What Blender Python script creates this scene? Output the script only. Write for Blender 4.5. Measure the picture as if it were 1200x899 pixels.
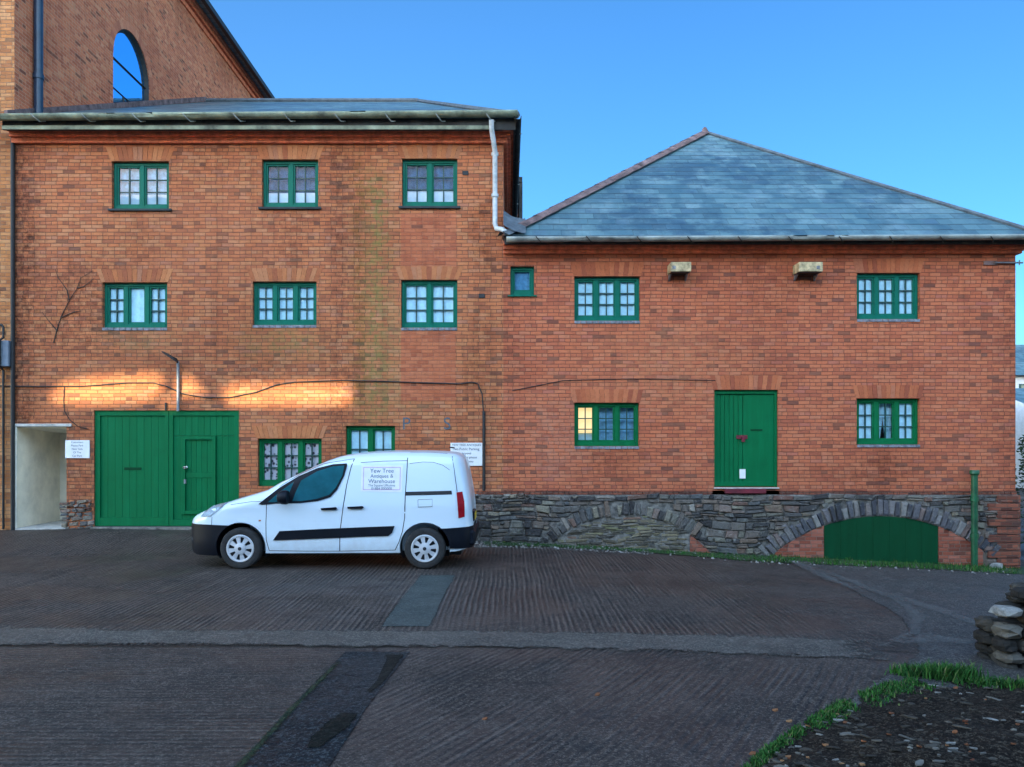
import bpy, bmesh, math, random
from mathutils import Vector, Matrix
R = math.radians
rng = random.Random(7)
for _o in list(bpy.data.objects):
    bpy.data.objects.remove(_o)
S = bpy.context.scene
C = S.collection
# ------------------------------------------------------------------ camera, sky, sun, exposure
F = 920.0; CX = 596.0; CY = 517.0; EYE = 1.75
cam = bpy.data.cameras.new('camera'); cam.sensor_width = 36; cam.lens = F / 1200 * 36
cam.shift_x = (600 - CX) / 1200; cam.shift_y = (CY - 449.5) / 1200
cam.clip_start = .05; cam.clip_end = 3000
co = bpy.data.objects.new('camera', cam); C.objects.link(co)
co.location = (0, 0, EYE); co.rotation_euler = (R(90), 0, 0)
S.camera = co
SUN_EL, SUN_AZ = 6.0, 203.0          # azimuth clockwise from +Y: the sun stands low behind the camera, to the left
W = bpy.data.worlds.new('World'); S.world = W; W.use_nodes = True
wn = W.node_tree; wn.nodes.clear()
sky = wn.nodes.new('ShaderNodeTexSky'); sky.sky_type = 'NISHITA'; sky.sun_disc = False
sky.sun_elevation = R(SUN_EL); sky.sun_rotation = R(SUN_AZ)
sky.altitude = 50; sky.air_density = 1.0; sky.dust_density = 0.35; sky.ozone_density = 2.2
# sky multiplied by direction: sun half boosted to light the facade, far half darkened blue
tc = wn.nodes.new('ShaderNodeTexCoord'); dotp = wn.nodes.new('ShaderNodeVectorMath'); dotp.operation = 'DOT_PRODUCT'
dotp.inputs[1].default_value = (math.sin(R(SUN_AZ)), math.cos(R(SUN_AZ)), 0)
wr = wn.nodes.new('ShaderNodeMapRange'); wr.interpolation_type = 'SMOOTHSTEP'; wr.inputs[1].default_value = -.64; wr.inputs[2].default_value = .5
wm = wn.nodes.new('ShaderNodeMix'); wm.data_type = 'RGBA'
wl = wn.nodes.new('ShaderNodeMix'); wl.data_type = 'RGBA'; wl.inputs[6].default_value = (.108, .222, .345, 1); wl.inputs[7].default_value = (.16, .285, .42, 1)
dl = wn.nodes.new('ShaderNodeVectorMath'); dl.operation = 'DOT_PRODUCT'; dl.inputs[1].default_value = (-.85, .3, .25)
wq = wn.nodes.new('ShaderNodeMapRange'); wq.interpolation_type = 'SMOOTHSTEP'; wq.inputs[1].default_value = .15; wq.inputs[2].default_value = .85
wn.links.new(tc.outputs['Generated'], dl.inputs[0]); wn.links.new(dl.outputs['Value'], wq.inputs[0]); wn.links.new(wq.outputs[0], wl.inputs[0])
wn.links.new(wl.outputs[2], wm.inputs[6])
wm.inputs[7].default_value = (2.45, 2.08, 1.92, 1)
hs = wn.nodes.new('ShaderNodeMix'); hs.data_type = 'RGBA'; hs.blend_type = 'MULTIPLY'; hs.inputs[0].default_value = 1.0
wn.links.new(tc.outputs['Generated'], dotp.inputs[0]); wn.links.new(dotp.outputs['Value'], wr.inputs[0])
wn.links.new(wr.outputs[0], wm.inputs[0]); wn.links.new(wm.outputs[2], hs.inputs[7])
bg = wn.nodes.new('ShaderNodeBackground'); bg.inputs['Strength'].default_value = 0.15
wo = wn.nodes.new('ShaderNodeOutputWorld')
wn.links.new(sky.outputs[0], hs.inputs[6]); wn.links.new(hs.outputs[2], bg.inputs['Color'])
wn.links.new(bg.outputs[0], wo.inputs['Surface'])
sl = bpy.data.lights.new('sun', 'SUN'); sl.energy = 2.3; sl.angle = R(0.42); sl.color = (.80, .74, .46)
so = bpy.data.objects.new('sun', sl); C.objects.link(so)
so.rotation_euler = (R(90 - SUN_EL), 0, R(180 - SUN_AZ))
so.location = (0, -40, 40)
S.view_settings.view_transform = 'Standard'; S.view_settings.look = 'None'
S.view_settings.exposure = 2.95; S.view_settings.gamma = 1.0; S.view_settings.use_curve_mapping = False
S.cycles.max_bounces = 6; S.cycles.diffuse_bounces = 3; S.cycles.glossy_bounces = 3
S.cycles.transparent_max_bounces = 16
# ------------------------------------------------------------------ pixel helpers
WY = 15.0                                 # the long facade stands at Y = 15
def wx(px, Y=WY): return (px - CX) * Y / F
def wz(py, Y=WY): return EYE + (CY - py) * Y / F
# ------------------------------------------------------------------ materials
class NT:
    def __init__(s, name):
        s.m = bpy.data.materials.new(name); s.m.use_nodes = True
        s.t = s.m.node_tree; s.t.nodes.clear()
        s.out = s.t.nodes.new('ShaderNodeOutputMaterial')
        s.b = s.t.nodes.new('ShaderNodeBsdfPrincipled')
        s.t.links.new(s.b.outputs[0], s.out.inputs['Surface'])
    def n(s, kind): return s.t.nodes.new('ShaderNode' + kind)
    def l(s, a, b): s.t.links.new(a, b)
    def put(s, sock, v):
        if hasattr(v, 'is_linked') or hasattr(v, 'links'): s.l(v, sock)
        else: sock.default_value = v
    def math(s, op, a, b=0.0, c=None, clamp=False):
        n = s.n('Math'); n.operation = op; n.use_clamp = clamp
        s.put(n.inputs[0], a); s.put(n.inputs[1], b)
        if c is not None: s.put(n.inputs[2], c)
        return n.outputs[0]
    def mix(s, f, a, b, mode='MIX'):
        n = s.n('Mix'); n.data_type = 'RGBA'; n.blend_type = mode
        s.put(n.inputs[0], f)
        for sock, v in ((n.inputs[6], a), (n.inputs[7], b)):
            if isinstance(v, tuple): v = v if len(v) == 4 else v + (1,)
            s.put(sock, v)
        return n.outputs[2]
    def mixf(s, f, a, b):
        n = s.n('Mix'); s.put(n.inputs[0], f); s.put(n.inputs[2], a); s.put(n.inputs[3], b); return n.outputs[0]
    def noise(s, vec, scale, detail=3, rough=.55):
        n = s.n('TexNoise'); n.inputs['Scale'].default_value = scale; n.inputs['Detail'].default_value = detail
        n.inputs['Roughness'].default_value = rough
        if vec is not None: s.l(vec, n.inputs['Vector'])
        return n.outputs[0]
    def ramp(s, f, stops, const=False):
        n = s.n('ValToRGB'); cr = n.color_ramp
        if const: cr.interpolation = 'CONSTANT'
        while len(cr.elements) < len(stops): cr.elements.new(.5)
        for e, (p, c) in zip(cr.elements, stops):
            e.position = p; e.color = c if len(c) == 4 else tuple(c) + (1,)
        s.l(f, n.inputs[0]); return n.outputs[0]
    def step(s, v, a, b):
        n = s.n('MapRange'); n.interpolation_type = 'SMOOTHSTEP'
        s.put(n.inputs[0], v); n.inputs[1].default_value = a; n.inputs[2].default_value = b
        return n.outputs[0]
    def uv(s):
        n = s.n('UVMap'); return n.outputs[0]
    def pos(s):
        return s.n('NewGeometry').outputs['Position']
    def sep(s, v):
        n = s.n('SeparateXYZ'); s.l(v, n.inputs[0]); return n.outputs
    def comb(s, x, y, z=0.0):
        n = s.n('CombineXYZ'); s.put(n.inputs[0], x); s.put(n.inputs[1], y); s.put(n.inputs[2], z); return n.outputs[0]
    def attr(s, name):
        n = s.n('Attribute'); n.attribute_name = name; return n.outputs['Fac']
    def white(s, v):
        n = s.n('TexWhiteNoise'); n.noise_dimensions = '3D'; s.l(v, n.inputs['Vector']); return n.outputs[0]
    def bump(s, h, dist=.01, strength=1.0):
        n = s.n('Bump'); n.inputs['Distance'].default_value = dist; n.inputs['Strength'].default_value = strength
        s.l(h, n.inputs['Height']); s.l(n.outputs[0], s.b.inputs['Normal']); return n
    def col(s, v):
        if isinstance(v, tuple): v = v if len(v) == 4 else v + (1,)
        s.put(s.b.inputs['Base Color'], v)
    def rough(s, v): s.put(s.b.inputs['Roughness'], v)
    def gauss(s, v, c, w):        # bump function of v around c
        d = s.math('DIVIDE', s.math('SUBTRACT', v, c), w)
        return s.math('POWER', 2.718, s.math('MULTIPLY', s.math('MULTIPLY', d, d), -1.0))

def plain(name, col, rough=.6, metal=0.0, var=.12, scale=6.0, bump=0.0, spec=None):
    m = NT(name)
    p = m.pos()
    f = m.noise(p, scale, 5, .65)
    dark = tuple(c * (1 - var * 1.6) for c in col); light = tuple(min(1, c * (1 + var)) for c in col)
    m.col(m.ramp(f, [(.3, dark), (.7, light)]))
    m.rough(m.mixf(m.noise(p, scale * 3, 2), max(.02, rough - .1), min(1, rough + .1)))
    m.b.inputs['Metallic'].default_value = metal
    if spec is not None: m.b.inputs['Specular IOR Level'].default_value = spec
    if bump: m.bump(m.noise(p, scale * 8, 4), bump)
    return m.m

def brick_mat(name, palette, mortar, stains=None, bw=.218, bh=.0700, mw=.010, age=1.0):
    m = NT(name)
    u, v, _ = m.sep(m.uv())
    wob = m.noise(m.uv(), 1.6, 3)
    vv = m.math('ADD', v, m.math('MULTIPLY', m.math('SUBTRACT', wob, .5), .030))
    row = m.math('FLOOR', m.math('DIVIDE', vv, bh))
    hdr = m.math('LESS_THAN', m.math('MODULO', m.math('ADD', row, 4000.0), 4.0), .5)
    # one course in four is headers
    w = m.mixf(hdr, bw, bw * .5)
    shift = m.white(m.comb(row, 7.3, 0.0))
    uu = m.math('ADD', m.math('DIVIDE', u, w), m.math('ADD', m.math('MULTIPLY', m.math('MODULO', m.math('ADD', row, 4000.0), 2.0), .5), m.math('MULTIPLY', shift, .16)))
    colm = m.math('FLOOR', uu)
    rnd = m.white(m.comb(colm, row, 1.7)); rnd2 = m.white(m.comb(colm, row, 5.1))
    base = m.ramp(rnd, palette)
    fu = m.math('FRACT', uu); fv = m.math('FRACT', m.math('DIVIDE', vv, bh))
    eu = m.math('MULTIPLY', m.math('MINIMUM', fu, m.math('SUBTRACT', 1.0, fu)), w)
    ev = m.math('MULTIPLY', m.math('MINIMUM', fv, m.math('SUBTRACT', 1.0, fv)), bh)
    d = m.math('ADD', m.math('MINIMUM', eu, ev), m.math('MULTIPLY', m.math('SUBTRACT', m.noise(m.uv(), 48, 4, .7), .5), .012))
    brickmask = m.step(d, mw * .25, mw * .8)
    n1 = m.noise(m.uv(), 9, 4, .7)
    base = m.mix(m.math('MULTIPLY', m.step(n1, .45, .8), .35), base, (.10, .035, .018))
    mort = m.mix(m.noise(m.uv(), 30, 3), mortar, tuple(c * 1.35 for c in mortar))
    c = m.mix(brickmask, mort, base)
    big = m.noise(m.uv(), .45, 4, .6)
    c = m.mix(m.math('MULTIPLY', m.step(big, .46, .70), .50 * age), c, m.mix(1.0, c, (.62, .52, .50), 'MULTIPLY'))
    big2 = m.noise(m.comb(m.math('ADD', u, 31.0), v), .8, 5, .65)
    c = m.mix(m.math('MULTIPLY', m.step(big2, .52, .75), .5 * age), c, m.mix(1.0, c, (1.04, 1.08, .94), 'MULTIPLY'))
    # single burnt or spalled bricks, pale bloom of salts
    c = m.mix(m.math('MULTIPLY', m.math('MULTIPLY', m.math('GREATER_THAN', rnd2, .955), brickmask), .6), c, (.09, .05, .04))
    bl = m.noise(m.comb(m.math('ADD', u, 11.0), m.math('MULTIPLY', v, 1.6)), 1.5, 6, .75)
    c = m.mix(m.math('MULTIPLY', m.step(bl, .55, .75), .16 * age), c, (.52, .36, .27))
    # soot and run-off in long vertical streaks
    st = m.noise(m.comb(m.math('MULTIPLY', u, 2.6), m.math('MULTIPLY', v, .16)), 1.0, 5, .7)
    c = m.mix(m.math('MULTIPLY', m.step(st, .50, .72), .50 * age), c, m.mix(1.0, c, (.45, .42, .42), 'MULTIPLY'))
    if stains:
        for (kind, u0, wu, v0, v1, colr, k) in stains:
            g = m.gauss(m.math('ADD', u, m.math('MULTIPLY', m.math('SUBTRACT', m.noise(m.uv(), 1.7, 4, .7), .5), wu * 2.2)), u0, wu)
            band = m.math('MULTIPLY', m.step(v, v0 - .3, v0 + .5), m.math('SUBTRACT', 1.0, m.step(v, v1 - .5, v1 + .25)))
            f = m.math('MULTIPLY', m.math('MULTIPLY', g, band), m.math('MULTIPLY', m.step(m.noise(m.uv(), 7.0, 5, .75), .36, .62), k))
            c = m.mix(f, c, m.mix(.72, c, colr) if kind == 'mix' else m.mix(1.0, c, colr, 'MULTIPLY'))
    m.col(c); m.rough(m.mixf(rnd2, .78, .95))
    m.b.inputs['Specular IOR Level'].default_value = .25
    h = m.math('ADD', m.math('MULTIPLY', brickmask, .7), m.math('ADD', m.math('MULTIPLY', m.noise(m.uv(), 60, 4), .35), m.math('MULTIPLY', rnd2, .45)))
    m.bump(h, .009)
    return m.m
def soften(pal, t):
    av = tuple(sum(c[i] for _, c in pal) / len(pal) for i in range(3))
    return [(p, tuple(c[i] * (1 - t) + av[i] * t for i in range(3))) for p, c in pal]
def dull(pal, k, d): return [(p, tuple(k * (v * (1 - d) + (sum(c) / 3) * d) for v in c)) for p, c in pal]
ORANGE = [(0, (.28, .060, .026)), (.13, (.40, .088, .028)), (.34, (.56, .125, .034)), (.56, (.64, .165, .045)), (.74, (.54, .175, .055)), (.88, (.62, .235, .095)), (1, (.40, .135, .085))]
ORANGE = soften(dull([(p, (c[0], c[1] * 1.10, c[2] * 1.10)) for p, c in ORANGE], 1.03, .08), .50)
RED = [(0, (.30, .052, .026)), (.15, (.44, .078, .028)), (.45, (.60, .115, .036)), (.75, (.64, .145, .048)), (.92, (.58, .165, .075)), (1, (.44, .10, .07))]
RED = soften(dull([(p, (c[0], c[1] * 1.16, c[2] * 1.12)) for p, c in RED], 1.04, .09), .48)
M = {}
M['brick_old'] = brick_mat('orange brick old', ORANGE, (.17, .075, .042), stains=[
    ('mul', wx(20), .42, -.6, 8.0, (.34, .29, .28), 1.0), ('mix', wx(440), .26, 2.0, 7.0, (.16, .165, .045), .95),
    ('mul', wx(397), .22, 1.0, 7.6, (.50, .46, .48), .9), ('mul', wx(420), .14, 2.0, 7.4, (.6, .65, .45), .9),
    ('mix', wx(160), .7, 3.45, 3.95, (.16, .17, .075), .9), ('mix', wx(335), .7, 3.35, 3.95, (.15, .17, .05), 1.0),
    ('mul', wx(165), .5, 5.0, 6.1, (.6, .56, .5), .8), ('mul', wx(505), .4, 3.4, 3.95, (.5, .5, .4), .8), ('mul', wx(560), .3, 2.2, 4.4, (.62, .58, .52), .8), ('mul', wx(250), 2.2, 6.6, 7.6, (.7, .66, .62), .8), ('mul', wx(100), .8, 3.2, 5.4, (.55, .48, .47), .9), ('mul', wx(565), .25, 4.9, 6.6, (.6, .5, .4), .9),
    ('mul', wx(70), .7, 0.0, 2.2, (.50, .46, .47), .9), ('mix', wx(250), 1.6, 4.6, 6.6, (.40, .13, .065), .5), ('mul', wx(340), .5, 4.9, 6.9, (.62, .55, .55), .8), ('mix', wx(480), .5, 2.2, 4.6, (.34, .22, .085), .7), ('mul', wx(300), 1.1, 2.6, 3.6, (.62, .58, .56), .8)])
M['brick_red'] = brick_mat('red orange brick', RED, (.19, .068, .040), stains=[
    ('mul', wx(1190), .35, 0, 6, (.6, .56, .58), .9), ('mix', wx(790), 1.3, 2.3, 4.1, (.52, .21, .095), .55), ('mul', wx(900), .8, 4.0, 5.5, (.68, .64, .62), .7), ('mul', wx(1000), 1.2, .8, 1.5, (.58, .54, .52), .8), ('mix', wx(650), .5, 1.0, 2.6, (.42, .22, .15), .45), ('mul', wx(710), .55, .9, 1.75, (.62, .58, .52), .9),
    ('mul', wx(1040), .5, .9, 1.75, (.66, .6, .55), .8), ('mul', wx(590), .35, .8, 5.4, (.74, .70, .66), .9)], age=.7)
M['brick_tall'] = brick_mat('brown red brick', [(0, (.50, .125, .062)), (.4, (.64, .175, .08)), (.8, (.72, .22, .10)), (1, (.72, .28, .14))], (.56, .28, .17), age=1.0)
M['brick_buff'] = brick_mat('buff brick', [(0, (.36, .13, .05)), (.5, (.56, .22, .075)), (1, (.62, .30, .13))], (.26, .14, .08))
M['brick_pink'] = brick_mat('pink brick infill', [(0, (.38, .10, .046)), (.5, (.48, .135, .058)), (1, (.52, .165, .075))], (.32, .11, .06), age=1.0)
M['brick_mid'] = brick_mat('worn red brick', [(0, (.16, .045, .03)), (.5, (.30, .075, .04)), (1, (.42, .14, .09))], (.20, .12, .09))
M['brick_dark'] = brick_mat('dark brick', [(0, (.10, .035, .025)), (.5, (.20, .06, .035)), (1, (.30, .09, .05))], (.12, .07, .05))

def rnd_mat(name, palette, rough=.85, bumpd=.006, bs=40, tone=.4, blotch=0.0):
    m = NT(name)
    c = m.ramp(m.attr('rnd'), palette)
    n = m.noise(m.pos(), 14, 5, .7)
    c = m.mix(m.math('MULTIPLY', m.step(n, .42, .75), tone), c, m.mix(1.0, c, (.4, .38, .36), 'MULTIPLY'))
    if blotch:
        c = m.mix(m.math('MULTIPLY', m.step(m.noise(m.pos(), 5.5, 6, .78), .54, .68), blotch), c, (.33, .31, .27))
        c = m.mix(m.math('MULTIPLY', m.step(m.noise(m.comb(*m.sep(m.pos())), 3.1, 6, .78), .55, .70), blotch * .8), c, (.10, .105, .045))
    m.col(c); m.rough(rough); m.bump(m.noise(m.pos(), bs, 5, .7), bumpd)
    m.b.inputs['Specular IOR Level'].default_value = .3
    return m.m
M['arch_old'] = rnd_mat('arch brick old', [(0, (.34, .10, .045)), (.35, (.46, .15, .055)), (.7, (.52, .20, .08)), (1, (.40, .16, .085))])
M['arch_red'] = rnd_mat('arch brick red', [(0, (.34, .085, .042)), (.4, (.48, .13, .052)), (.8, (.54, .165, .07)), (1, (.44, .15, .08))])
M['arch_tall'] = rnd_mat('brown arch brick', [(0, (.44, .13, .07)), (.5, (.60, .19, .095)), (1, (.66, .25, .13))])
M['cornice'] = plain('cornice brick', (.82, .20, .09), .85, var=.30, scale=7, bump=.004)
M['stone'] = rnd_mat('rubble stone', [(0, (.040, .036, .036)), (.2, (.085, .076, .072)), (.4, (.145, .128, .112)), (.55, (.19, .135, .10)), (.68, (.105, .105, .105)), (.8, (.25, .215, .155)), (.9, (.17, .085, .065)), (1, (.34, .30, .25))], bumpd=.035, bs=18, tone=.55, blotch=.6)
M['stone_fill'] = rnd_mat('thin bedded stone', [(0, (.07, .06, .05)), (.4, (.17, .14, .10)), (.7, (.24, .19, .115)), (.9, (.20, .20, .10)), (1, (.22, .12, .09))], bumpd=.03, bs=18, blotch=.5)
M['arch_stone'] = rnd_mat('arch stone', [(0, (.04, .04, .048)), (.35, (.10, .095, .105)), (.7, (.17, .15, .15)), (.9, (.24, .22, .20)), (1, (.17, .095, .08))], bumpd=.035, bs=18, blotch=.55)
M['mortar'] = plain('lime mortar', (.20, .18, .155), .95, var=.5, scale=9, bump=.01)
def paint(name, col, streak, rough=.42):
    m = NT(name); p = m.pos(); x, y, z = m.sep(p)
    st = m.noise(m.comb(m.math('MULTIPLY', x, 9.0), m.math('MULTIPLY', z, .7)), 1.0, 5, .7)
    c = m.mix(m.step(st, .4, .75), col + (1,), streak + (1,))
    c = m.mix(m.math('MULTIPLY', m.step(m.noise(p, 3.0, 5, .7), .5, .8), .35), c, tuple(v * .55 for v in col) + (1,))
    m.col(c); m.b.inputs['Specular IOR Level'].default_value = .14; m.rough(m.mixf(m.noise(p, 5, 3), rough - .12, rough + .18)); m.bump(m.noise(m.comb(m.math('MULTIPLY', x, 60.0), m.math('MULTIPLY', z, 5.0)), 1.0, 4), .002)
    return m.m
M['green'] = paint('green gloss paint', (.001, .125, .040), (.001, .150, .052), .5)
M['green_dark'] = paint('dark green paint', (.001, .046, .015), (.001, .056, .020), .65)
M['green_win'] = paint('green window paint', (.002, .130, .082), (.004, .150, .098), .42)
M['bars'] = plain('dark glazing bars', (.008, .06, .05), .5)
M['sill'] = plain('dark sill', (.03, .04, .042), .8, var=.3)
M['leadsill'] = plain('slate sill', (.22, .22, .24), .8, var=.4, scale=12)
def glass_mat(name, tint=(1, 1, 1), k=1.0, ior=1.5, rough=.015, gloss_tint=(1, 1, 1)):
    m = NT(name); m.t.nodes.remove(m.b)
    tr = m.n('BsdfTransparent'); tr.inputs[0].default_value = tint + (1,)
    gl = m.n('BsdfGlossy'); gl.inputs['Roughness'].default_value = rough; gl.inputs['Color'].default_value = gloss_tint + (1,)
    fr = m.n('Fresnel'); fr.inputs[0].default_value = ior
    bp = m.n('Bump'); bp.inputs['Distance'].default_value = .004; bp.inputs['Strength'].default_value = .25
    m.l(m.noise(m.pos(), 3.0, 2), bp.inputs['Height']); m.l(bp.outputs[0], gl.inputs['Normal'])
    mx = m.n('MixShader'); m.l(m.math('MULTIPLY', fr.outputs[0], k, clamp=True), mx.inputs[0]); m.l(tr.outputs[0], mx.inputs[1]); m.l(gl.outputs[0], mx.inputs[2])
    m.l(mx.outputs[0], m.out.inputs['Surface']); return m.m
M['glass'] = glass_mat('window glass', (.97, .99, 1.0), .3)
M['glass_sky'] = glass_mat('old window glass', (.9, .96, .98), .7)
M['glass_arch'] = glass_mat('arched window glass', (.04, .08, .14), 30.0, 1.8, gloss_tint=(.22, .62, .98))  # sky blue put into the gloss colour to deepen the reflection
M['net'] = plain('net curtain', (.54, .84, .97), .9, var=.10, scale=9)  # blue of the reflected sky put into the curtain colour
M['net_blue'] = plain('sky blue net curtain', (.09, .27, .44), .9, var=.25, scale=10)  # darker blue of reflected sky put into the curtain colour
def lace_mat():
    m = NT('lace curtain'); v = m.n('TexVoronoi'); v.inputs['Scale'].default_value = 13; m.l(m.pos(), v.inputs['Vector'])
    f = m.step(v.outputs[0], .25, .5)
    m.col(m.mix(f, (.06, .055, .065), (.56, .54, .58))); m.rough(.95); return m.m
M['lace'] = lace_mat()
def warm_refl_mat():
    m = NT('golden reflection glow'); m.col((.75, .58, .32)); m.rough(.9)
    m.b.inputs['Emission Color'].default_value = (1.0, .68, .30, 1); m.b.inputs['Emission Strength'].default_value = .14  # glow stands in for a golden reflection in the pane
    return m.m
M['warm_refl'] = warm_refl_mat()
M['sky_refl_deep'] = plain('deep sky reflection blue', (.03, .12, .25), .9, var=.3, scale=9)  # colour of the sky mirrored in the top panes
M['net_mid'] = plain('sky tinted net curtain', (.22, .50, .70), .9, var=.28, scale=11)  # pale reflected sky put into the curtain colour
M['board'] = plain('white board', (.58, .70, .77), .9, var=.1)
M['dark'] = plain('dark interior', (.012, .012, .014), .95)
def slate_mat(name, pal, bw=.27, bh=.27, lich=.6):
    m = NT(name); u, v, _ = m.sep(m.uv())
    row = m.math('FLOOR', m.math('DIVIDE', v, bh))
    uu = m.math('ADD', m.math('DIVIDE', u, bw), m.math('MULTIPLY', m.math('MODULO', m.math('ADD', row, 100.0), 2.0), .5))
    cl = m.math('FLOOR', uu); rnd = m.white(m.comb(cl, row, 2.0)); r2 = m.white(m.comb(cl, row, 9.0))
    fu = m.math('FRACT', uu)
    vv = m.math('ADD', m.math('DIVIDE', v, bh), m.math('MULTIPLY', m.math('SUBTRACT', r2, .5), .07))
    fv = m.math('FRACT', vv)
    c = m.ramp(rnd, pal)
    n = m.noise(m.uv(), 1.1, 5, .7)
    c = m.mix(m.math('MULTIPLY', m.step(n, .45, .68), lich), c, (.22, .32, .33))
    c = m.mix(m.math('MULTIPLY', m.step(m.noise(m.uv(), 12, 5, .75), .5, .75), .45), c, (.05, .06, .07))
    c = m.mix(m.math('MULTIPLY', m.step(m.noise(m.comb(m.math('ADD', u, 17.0), v), .42, 7, .78), .49, .60), .72), c, (.026, .068, .105))
    gap = m.math('MAXIMUM', m.math('MULTIPLY', m.math('SUBTRACT', 1.0, m.step(fu, .0, .04)), m.math('MULTIPLY', m.step(r2, .2, .9), .6)), m.math('SUBTRACT', 1.0, m.step(fv, .03, .16)))
    c = m.mix(m.math('MULTIPLY', gap, .9), c, (.014, .016, .02))
    m.col(c); m.rough(m.mixf(r2, .34, .58))
    h = m.math('ADD', m.math('MULTIPLY', fv, -.9), m.math('ADD', m.math('MULTIPLY', r2, .25), m.math('MULTIPLY', m.noise(m.uv(), 30, 4), .3)))
    m.bump(m.math('SUBTRACT', h, m.math('MULTIPLY', gap, .6)), .012)
    return m.m
M['slate'] = slate_mat('grey slate', [(0, (.058, .120, .145)), (.4, (.080, .158, .182)), (.8, (.112, .200, .215)), (1, (.070, .132, .17))])
M['ridge'] = plain('clay ridge tile', (.20, .125, .115), .85, var=.45, scale=5, bump=.006)
M['lead'] = plain('grey lead', (.10, .12, .135), .75, var=.3, scale=6)
M['gutter'] = plain('mossy cast iron gutter', (.25, .28, .19), .7, var=.5, scale=2.6, bump=.004)
M['gutter_grey'] = plain('grey gutter', (.33, .36, .33), .55, var=.35, scale=2.2)
M['fascia'] = plain('dark fascia board', (.035, .035, .032), .85, var=.5, scale=4)
M['pipe_white'] = plain('pale painted pipe', (.52, .55, .55), .5, var=.25, scale=6)
M['pipe_dark'] = plain('dark blue pipe', (.015, .040, .075), .35, var=.2)
M['iron'] = plain('dark iron', (.014, .014, .015), .6, var=.3)
M['cable'] = plain('black cable', (.012, .012, .012), .6)
M['cream'] = plain('cream render', (.84, .76, .60), .9, var=.14, scale=2.2, bump=.004)
M['concrete'] = plain('concrete lintel', (.50, .47, .42), .9, var=.25, scale=8, bump=.004)
M['white'] = plain('white sign board', (.80, .80, .79), .5, var=.06)
M['pinkline'] = plain('pink sign border', (.55, .30, .55), .5)
M['ink'] = plain('dark blue lettering', (.03, .06, .12), .6)
M['ink_soft'] = plain('faded blue lettering', (.06, .13, .24), .6)
M['ink_grey'] = plain('grey blue worn paint', (.10, .12, .14), .8, var=.3, scale=30)
M['wood'] = plain('weathered plywood', (.52, .40, .22), .8, var=.45, scale=9)
M['maroon'] = plain('maroon painted step', (.16, .012, .022), .6, var=.3)
M['galv'] = plain('grey steel', (.24, .25, .27), .5, .4, var=.2)
M['chrome'] = plain('bright steel', (.75, .75, .75), .2, 1.0, var=.05)
M['greybox'] = plain('grey meter box', (.16, .20, .25), .6, var=.2)
M['greenpipe'] = plain('green painted iron pipe', (.006, .085, .032), .45, var=.35, scale=7)
# van
def carpaint():
    m = NT('white van paint'); p = m.pos(); x, y, z = m.sep(p)
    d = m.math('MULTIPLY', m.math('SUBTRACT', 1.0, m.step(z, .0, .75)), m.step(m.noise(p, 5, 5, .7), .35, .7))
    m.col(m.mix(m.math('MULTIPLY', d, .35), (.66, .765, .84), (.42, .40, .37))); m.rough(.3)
    m.b.inputs['Coat Weight'].default_value = .6; m.b.inputs['Coat Roughness'].default_value = .05; return m.m
M['van'] = carpaint()
M['plastic'] = plain('black grained plastic', (.004, .006, .011), .5, var=.15, spec=.18)
M['rubber'] = plain('tyre rubber', (.022, .021, .021), .85, var=.35, scale=14)
M['seam'] = plain('panel gap', (.02, .022, .026), .8)
M['hub'] = plain('silver wheel trim', (.62, .63, .65), .35, .3, var=.1)
M['redlens'] = plain('red lamp lens', (.32, .006, .012), .15, var=.1)
M['clearlens'] = plain('clear lamp lens', (.26, .30, .33), .12, .3, var=.3, scale=18)
M['amber'] = plain('amber lens', (.5, .18, .05), .3)
M['yellow'] = plain('yellow plate', (.75, .50, .03), .45)
M['vanglass'] = plain('tinted van glass', (.010, .105, .135), .04, 0, var=.3, scale=1.5)
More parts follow.
